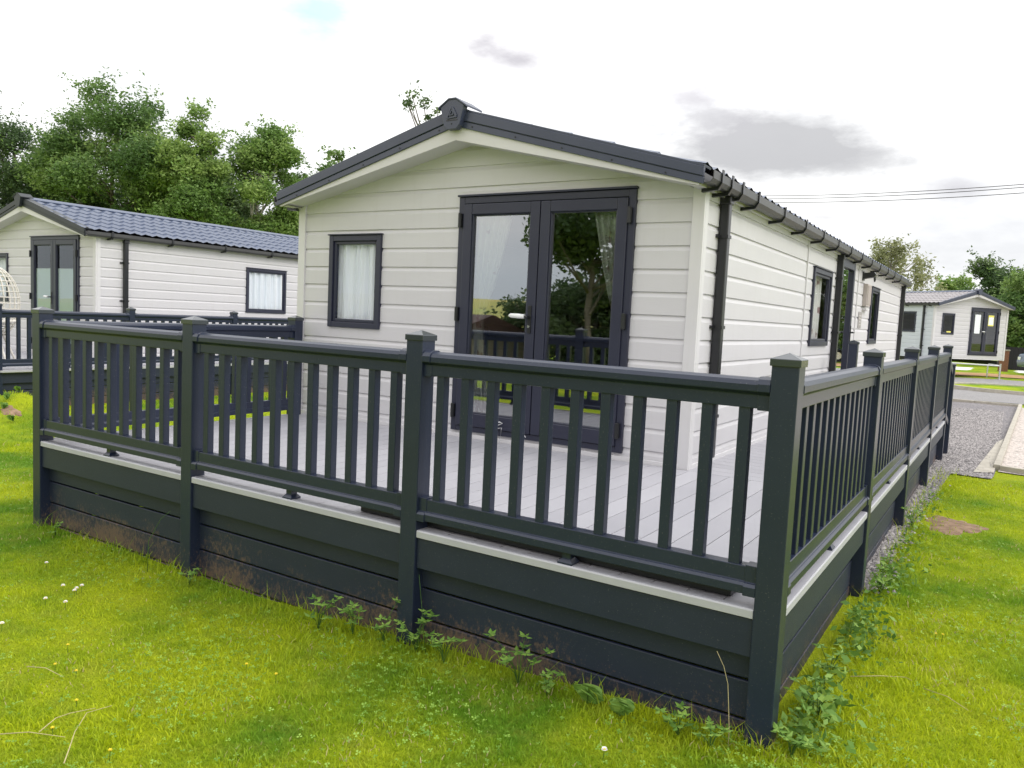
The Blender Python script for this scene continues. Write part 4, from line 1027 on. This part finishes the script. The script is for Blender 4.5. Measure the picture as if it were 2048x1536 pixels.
def blades(P, hgt, wid, lean):
    n = len(P); z = gz(P[:, 0], P[:, 1])-.002; a = rng.random(n)*2*np.pi; dx = np.stack([np.cos(a), np.sin(a), 0*a], 1)
    l = rng.random(n)*2*np.pi; ld = np.stack([np.cos(l), np.sin(l), 0*l], 1)*(lean*rng.uniform(.3, 1.3, n)*hgt)[:, None]
    B = np.concatenate([P, z[:, None]], 1); up = np.zeros((n, 3)); up[:, 2] = hgt
    w = wid[:, None]*dx
    v = [B-w, B+w, B+w*.75+ld*.35+up*.6, B-w*.75+ld*.35+up*.6, B+ld+up+w*.08, B+ld+up-w*.08]
    V = np.stack(v, 1).reshape(-1, 3); i = np.arange(n)[:, None]*6
    F = np.concatenate([i+np.array([0, 1, 2, 3]), i+np.array([3, 2, 4, 5])], 0); return V, F
Ps = np.concatenate([sample(230000, 2.2, 8.5, 1.15), sample(60000, 7.5, 17, 1.2)])
dist = np.linalg.norm(Ps-cp2, axis=1); n = len(Ps)
edge = np.exp(-np.clip(np.where(in_rect(Ps, DX0-.1, DX1+.2, DYF-3, DYF+.1), DYF-Ps[:, 1], 9), 0, 9)/.13)+np.exp(-np.clip(np.where(in_rect(Ps, DX1, DX1+2, DYF, 6), Ps[:, 0]-DX1-.25, 9), 0, 9)/.12)
patch = .5+.5*np.sin(Ps[:, 0]*2.1+np.sin(Ps[:, 1]*1.7))*np.cos(Ps[:, 1]*1.9+.7*np.sin(Ps[:, 0]*2.9))
hgt = rng.uniform(.007, .017, n)*(1+.5*patch)*(1+1.3*np.clip(edge, 0, 1)*rng.random(n)); hgt *= 1+.9*np.clip(np.sin(Ps[:, 0]*9+2*np.sin(Ps[:, 1]*7))*np.sin(Ps[:, 1]*8+2*np.sin(Ps[:, 0]*6)), 0, 1); hgt *= np.where(Ps[:, 0] < -3, 1.8, 1)
wid = .0016*(1+dist*.16)*rng.uniform(.7, 1.4, n)
V, F = blades(Ps, hgt, wid, .75); tint = rng.random(n); tint = np.clip(tint, 0, 1)
tag(fastmesh('grass', V, F, 'grass', np.concatenate([tint, tint])), 'bright yellow green mown lawn grass', 'grass', kind='stuff')
# taller unmown blades against the skirting
xe = rng.uniform(DX0, DX1+.1, 650); E1 = np.stack([xe, DYF-.02-abs(rng.normal(size=650))*.06], 1)
ye = rng.uniform(DYF, 4.8, 500); E2 = np.stack([DX1+.03+abs(rng.normal(size=500))*.14, ye], 1)
E_ = np.concatenate([E1, E2]); n = len(E_); V, F = blades(E_, rng.uniform(.04, .14, n)*rng.uniform(.5, 1.1, n), rng.uniform(.0016, .003, n), .6); tt = rng.random(n)
tag(fastmesh('long_grass', V, F, 'grass', np.concatenate([tt, tt])), 'longer unmown grass blades along the foot of the dark skirting', 'grass', kind='stuff')
# clover leaves in patches
Pc = sample(26000, 2.3, 9, 1.1); pn = np.sin(Pc[:, 0]*3.1+1.3*np.sin(Pc[:, 1]*2.3))*np.cos(Pc[:, 1]*3.7+np.sin(Pc[:, 0]*1.9)); Pc = Pc[(pn > .15) | (rng.random(len(Pc)) < .18)]
n = len(Pc); zc = gz(Pc[:, 0], Pc[:, 1])+rng.uniform(.018, .036, n); Vs = []; r0 = rng.uniform(.005, .010, n); a0 = rng.random(n)*6.28; tl = rng.normal(size=(n, 2))*.25
for k in range(3):
    a = a0+k*2.094
    def cpn(r, off): 
        x = r*r0*np.cos(a+off); y = r*r0*np.sin(a+off); return np.stack([Pc[:, 0]+x, Pc[:, 1]+y, zc+x*tl[:, 0]+y*tl[:, 1]+.15*r*r0], 1)
    Vs.append(np.stack([cpn(.05, 0), cpn(1.0, -.55), cpn(1.2, 0), cpn(1.0, .55)], 1))
V = np.concatenate(Vs).reshape(-1, 3); tt = np.tile(rng.random(n), 3)
tag(fastmesh('clover', V, np.arange(len(V)).reshape(-1, 4), 'clover', tt), 'low clover leaves scattered through the lawn', 'clover', kind='stuff')
# low weeds along the gravel strip beside the right skirting
n = 4600; yy = rng.uniform(DYF+.0, 3.4, n); dens = rng.random(n) < np.clip((1.0-(yy+2.4)/4.2)*(.55+.45*np.sin(yy*5+1)), .10, 1); yy = yy[dens]; n = len(yy)
xx = DX1+.07+abs(rng.normal(size=n))*.10; C = np.stack([xx, yy, gz(xx, yy)+abs(rng.normal(size=n))*.05*np.clip(1.6-(yy+2.4)/3, .4, 1.6)+.01], 1)
V, F = leaves(rng, C, .020); tag(fastmesh('ground_cover', V, F, 'weed', rng.random(n)), 'low leafy weeds in the gravel along the right skirting', 'weeds', kind='stuff')
# stones of the gravel strip and the gravel bed edge: real pebbles
def pebbles(P, s0, s1):
    n = len(P); oc = np.array([[1, 0, 0], [0, 1, 0], [-1, 0, 0], [0, -1, 0], [0, 0, 1.0], [.7, .7, .45], [-.7, .7, .5], [-.7, -.7, .4], [.7, -.7, .5]])
    fs = np.array([[0, 5, 4], [5, 1, 4], [1, 6, 4], [6, 2, 4], [2, 7, 4], [7, 3, 4], [3, 8, 4], [8, 0, 4]])
    s = rng.uniform(s0, s1, (n, 1, 1)); sh = rng.uniform(.6, 1.3, (n, 1, 3)); a = rng.random(n)*6.28
    q = oc[None]*s*sh*(1+.2*rng.normal(size=(n, 9, 1))); x = q[:, :, 0]*np.cos(a)[:, None]-q[:, :, 1]*np.sin(a)[:, None]; y = q[:, :, 0]*np.sin(a)[:, None]+q[:, :, 1]*np.cos(a)[:, None]
    z = gz(P[:, 0], P[:, 1])+.010
    V = np.stack([x+P[:, :1], y+P[:, 1:2], q[:, :, 2]+z[:, None]], -1).reshape(-1, 3); F = (np.arange(n)[:, None, None]*9+fs[None]).reshape(-1, 3); return V, F, np.repeat(rng.random(n), 8)
def stonemat():
    m, t, p = newmat('stones'); a = t.nodes.new('ShaderNodeAttribute'); a.attribute_name = 'tint'
    c = ramp_mix(t, a.outputs['Fac'], (.13, .122, .125), (.42, .39, .385)); t.links.new(c, p.inputs['Base Color']); p.inputs['Roughness'].default_value = .85; return m
M['stones'] = stonemat()
Pg = np.concatenate([np.stack([rng.uniform(4.9, 5.82, 12000), 7.5+rng.random(12000)*7], 1), np.stack([5.12+abs(rng.normal(size=2600))*.09, rng.uniform(-.4, 5, 2600)], 1), np.stack([rng.uniform(4.3, 5.78, 30000), 4.70+rng.random(30000)**1.5*7.5], 1)])
V, F, tt = pebbles(Pg, .007, .018); tag(fastmesh('gravel_stones', V, F, 'stones', tt), 'loose grey gravel stones beside and beyond the decking', 'gravel', kind='stuff')

def weed(label, x, y, n, h, ls, seed, broad=False, name='weed_plant'):
    r = random.Random(seed); root = thing(name, label, 'weed', (x, y, gzf(x, y)), 0, 'weeds at the foot of the skirting')
    st = MB(); lf = MB()
    for k in range(n):
        a = r.uniform(0, 6.28); hh = h*r.uniform(.35, 1); rr = hh*r.uniform(.2, .8)
        tip = Vector((math.cos(a)*rr, min(math.sin(a)*rr, .04) if y < DYF+.1 else math.sin(a)*rr, hh)); st.tube([(0, 0, 0), (tip.x*.3, tip.y*.3, tip.z*.6), tip], .0016, 4)
        m = 5 if not broad else 1
        for j in range(m):
            b_ = a+j*6.28/m+r.uniform(-.3, .3) if not broad else a
            l_ = ls*r.uniform(.7, 1.25); w_ = l_*(.28 if not broad else .36)
            d = Vector((math.cos(b_), math.sin(b_), r.uniform(-.15, .35) if not broad else .5)).normalized(); s = d.cross(Vector((0, 0, 1))).normalized()
            o_ = tip if not broad else Vector((0, 0, .02))
            if broad:
                d = (tip+Vector((0, 0, .05))).normalized(); s = d.cross(Vector((r.uniform(-.4, .4), 1, .3))).normalized(); rows = 8; pr = None
                for i in range(rows+1):
                    q = i/rows; ww = w_*math.sin(math.pi*min(1, q*.93+.07))**.7*(1+.12*math.sin(i*2.6)); cpt = o_+d*l_*q+Vector((.10*l_*math.sin(q*5+k), 0, -.45*l_*q*q)); nn = d.cross(s)*.25*ww
                    cur = [cpt-s*ww+nn*r.uniform(.3, 1.2), cpt, cpt+s*ww+nn*r.uniform(.3, 1.2)]
                    if pr: lf.poly([pr[0], pr[1], cur[1], cur[0]], .3+.4*r.random()); lf.poly([pr[1], pr[2], cur[2], cur[1]], .5+.4*r.random())
                    pr = cur
            else:
                u_ = d.cross(s)*.12*l_; ti = .15+.8*r.random()
                lf.poly([o_, o_+d*l_*.45+s*w_+u_, o_+d*l_, o_+d*l_*.45-s*w_+u_], ti)
    st.build('stem', 'weed', root); lf.build('leaves', 'weed', root); return root
def gxy(u, v):   # where the view ray meets the lawn just before the front skirting
    return u, v
WE = [(3.02, -2.60, 9, .17, .035, 'creeping five leaved weed left of the third front post'), (3.22, -2.56, 9, .20, .035, 'five leaved weed crowded against the left side of the third front post'),
      (3.42, -2.56, 7, .22, .035, 'five leaved weed at the foot of the third front post'), (3.62, -2.56, 10, .20, .036, 'five leaved weed just right of the third front post'),
      (3.80, -2.58, 8, .15, .034, 'low five leaved weed right of the third post beside long grass'), (4.20, -2.58, 11, .24, .034, 'upright leafy weed in the middle of the right front bay'),
      (4.35, -2.60, 8, .12, .032, 'low weed tuft left of the broad leaved plant'), (4.92, -2.60, 8, .12, .034, 'low weed with pale green leaves near the corner post'), (5.05, -2.62, 7, .13, .030, 'small weed close to the left face of the corner post'),
      (5.31, -2.50, 9, .10, .034, 'leafy weed at the right face of the corner post'), (5.33, -2.15, 12, .15, .036, 'bushy weed beside the first metre of the right skirting'), (5.30, -1.75, 10, .15, .036, 'tall weed clump along the right skirting'),
      (5.32, -.35, 9, .16, .034, 'weed growing round the foot of the second right post'), (5.30, 1.60, 9, .18, .036, 'weed growing at the foot of the third right post'),
      (1.95, -2.58, 6, .10, .028, 'small weed right of the second front post'), (.45, -2.56, 6, .10, .028, 'small weed between the first and second front posts')]
for i, (x, y, n, h, ls, lab) in enumerate(WE): weed(lab, x, y, n, h, ls, 40+i)
weed('broad leaved dock plant against the skirting in the right front bay', 4.53, -2.58, 9, .09, .115, 77, True); weed('crinkled broad leaf weed right of the dock plant', 4.68, -2.60, 7, .05, .10, 78, True)
for i, (x, y) in enumerate(((-5.0, -.38), (-5.4, .0), (-4.5, -.5), (-5.2, -.25), (-5.9, .1))):
    weed(('broad leaved weed on the earth mound at the left edge', 'tall weed at the top of the earth mound on the left', 'low broad weed right of the earth mound', 'crumpled leaf weed in the middle of the mound', 'weed at the far side of the earth mound')[i], x, y, 7, .10, .13, 90+i, True)
# dead stems, daisies, buttercups, straw
def strand(label, pts, r0, m='straw', name='grass_stem'):
    b = MB(); b.tube(pts, r0, 5, r0*.5); return tag(b.build(name, m, smooth=True), label, 'stem')
strand('tall dry grass stem leaning against the skirting left of the corner post', [(5.105, -2.58, -.55), (5.10, -2.565, -.45), (5.09, -2.56, -.36), (5.08, -2.555, -.28), (5.06, -2.553, -.22), (5.03, -2.552, -.17)], .0016)
strand('long grass stem arching beside the second front post', [(1.60, -2.62, -.6), (1.58, -2.6, -.42), (1.64, -2.56, -.28), (1.72, -2.55, -.22)], .002, 'weed')
strand('green grass stem rising right of the third front post', [(3.68, -2.56, -.56), (3.64, -2.54, -.4), (3.60, -2.53, -.2)], .002, 'weed')
for i, (pts, lab) in enumerate((([(3.28, -4.0), (3.22, -3.95), (3.09, -3.86), (2.99, -3.76), (3.04, -3.69)], 'long curved dry straw on the lawn at bottom left'), ([(2.90, -4.03), (2.99, -3.97), (3.10, -3.90)], 'short straight straw nearest the bottom left corner'),
    ([(3.0, -3.94), (2.96, -3.86), (2.93, -3.79), (2.98, -3.72)], 'dry straw crossing beside the long curved one at bottom left'),
    ([(5.38, -1.72), (5.49, -1.66), (5.58, -1.57), (5.61, -1.60)], 'curved dry straw on the lawn right of the corner post'), ([(5.66, -1.66), (5.75, -1.70), (5.83, -1.74)], 'pale seed stem on the lawn at the right'), ([(2.40, -3.69), (2.49, -3.66), (2.60, -3.64)], 'short straw on the lawn at the left'))):
    strand(lab, [(x, y, gzf(x, y)+.038+.01*math.sin(k*2)) for k, (x, y) in enumerate(pts)], .0022)
def flower(label, x, y, m, r, h=.05, petals=10, name='daisy'):
    z = gzf(x, y); root = thing(name, label, 'flower', (x, y, z), 0, name+' flowers in the lawn'); b = MB(); b.tube([(0, 0, 0), (.003, 0, h)], .0012, 4); b.build('stem', 'weed', root)
    b = MB()
    for lay in (0, 1):
        for k in range(petals):
            a = 6.283*k/petals+lay*.3; d = Vector((math.cos(a), math.sin(a), .25+.7*lay)).normalized(); s = Vector((-math.sin(a), math.cos(a), 0)); c = Vector((.003, 0, h))
            b.poly([c, c+d*r*.6+s*r*.28, c+d*r, c+d*r*.6-s*r*.28])
    b.build('petals', m, root)
    if name == 'daisy':
        b = MB(); b.tube([(.003, 0, h-.001), (.003, 0, h+r*.45)], r*.30, 8); b.build('centre', 'buttercup' if r < .017 else 'petal', root)
for x, y, lab in ((1.61, -3.02, 'right one of the white clover blooms together at the left of the lawn'), (1.63, -3.06, 'middle one of the white clover blooms together at the left of the lawn'), (1.655, -3.085, 'left one of the white clover blooms together at the left of the lawn'),
                  (1.66, -3.24, 'white clover bloom below the group, over the left one'), (1.78, -3.2, 'lowest white clover bloom right below the group at the left'), (1.08, -2.94, 'white clover bloom farthest up the lawn at the left'),
                  (1.83, -3.53, 'white clover bloom at the left edge of the picture'), (4.76, -2.91, 'single daisy at the bottom edge of the lawn near the middle'), (1.53, -3.08, 'faint white bloom left above the clover group')):
    flower(lab, x, y, 'petal', .013, .04)
for i, (x, y, lab) in enumerate(((2.31, -3.47, 'highest buttercup at the left of the lawn'), (2.47, -3.61, 'left one of two buttercups above the straws'), (2.60, -3.59, 'right one of two buttercups above the straws'), (2.86, -3.73, 'big buttercup just above the crossed straws'), (3.14, -3.14, 'buttercup in the middle of the left lawn'),
                           (3.33, -3.14, 'small buttercup right of the middle one'), (3.01, -3.90, 'buttercup among the crossed straws'), (3.33, -3.87, 'buttercup at the bottom edge right of the straws'), (5.65, -.91, 'left of two buttercups together on the right lawn'), (5.68, -.90, 'right of two buttercups together on the right lawn'), (5.30, -1.25, 'buttercup among the weeds by the right skirting'))):
    flower(lab, x, y, 'buttercup', .009, .040, 5, 'buttercup')
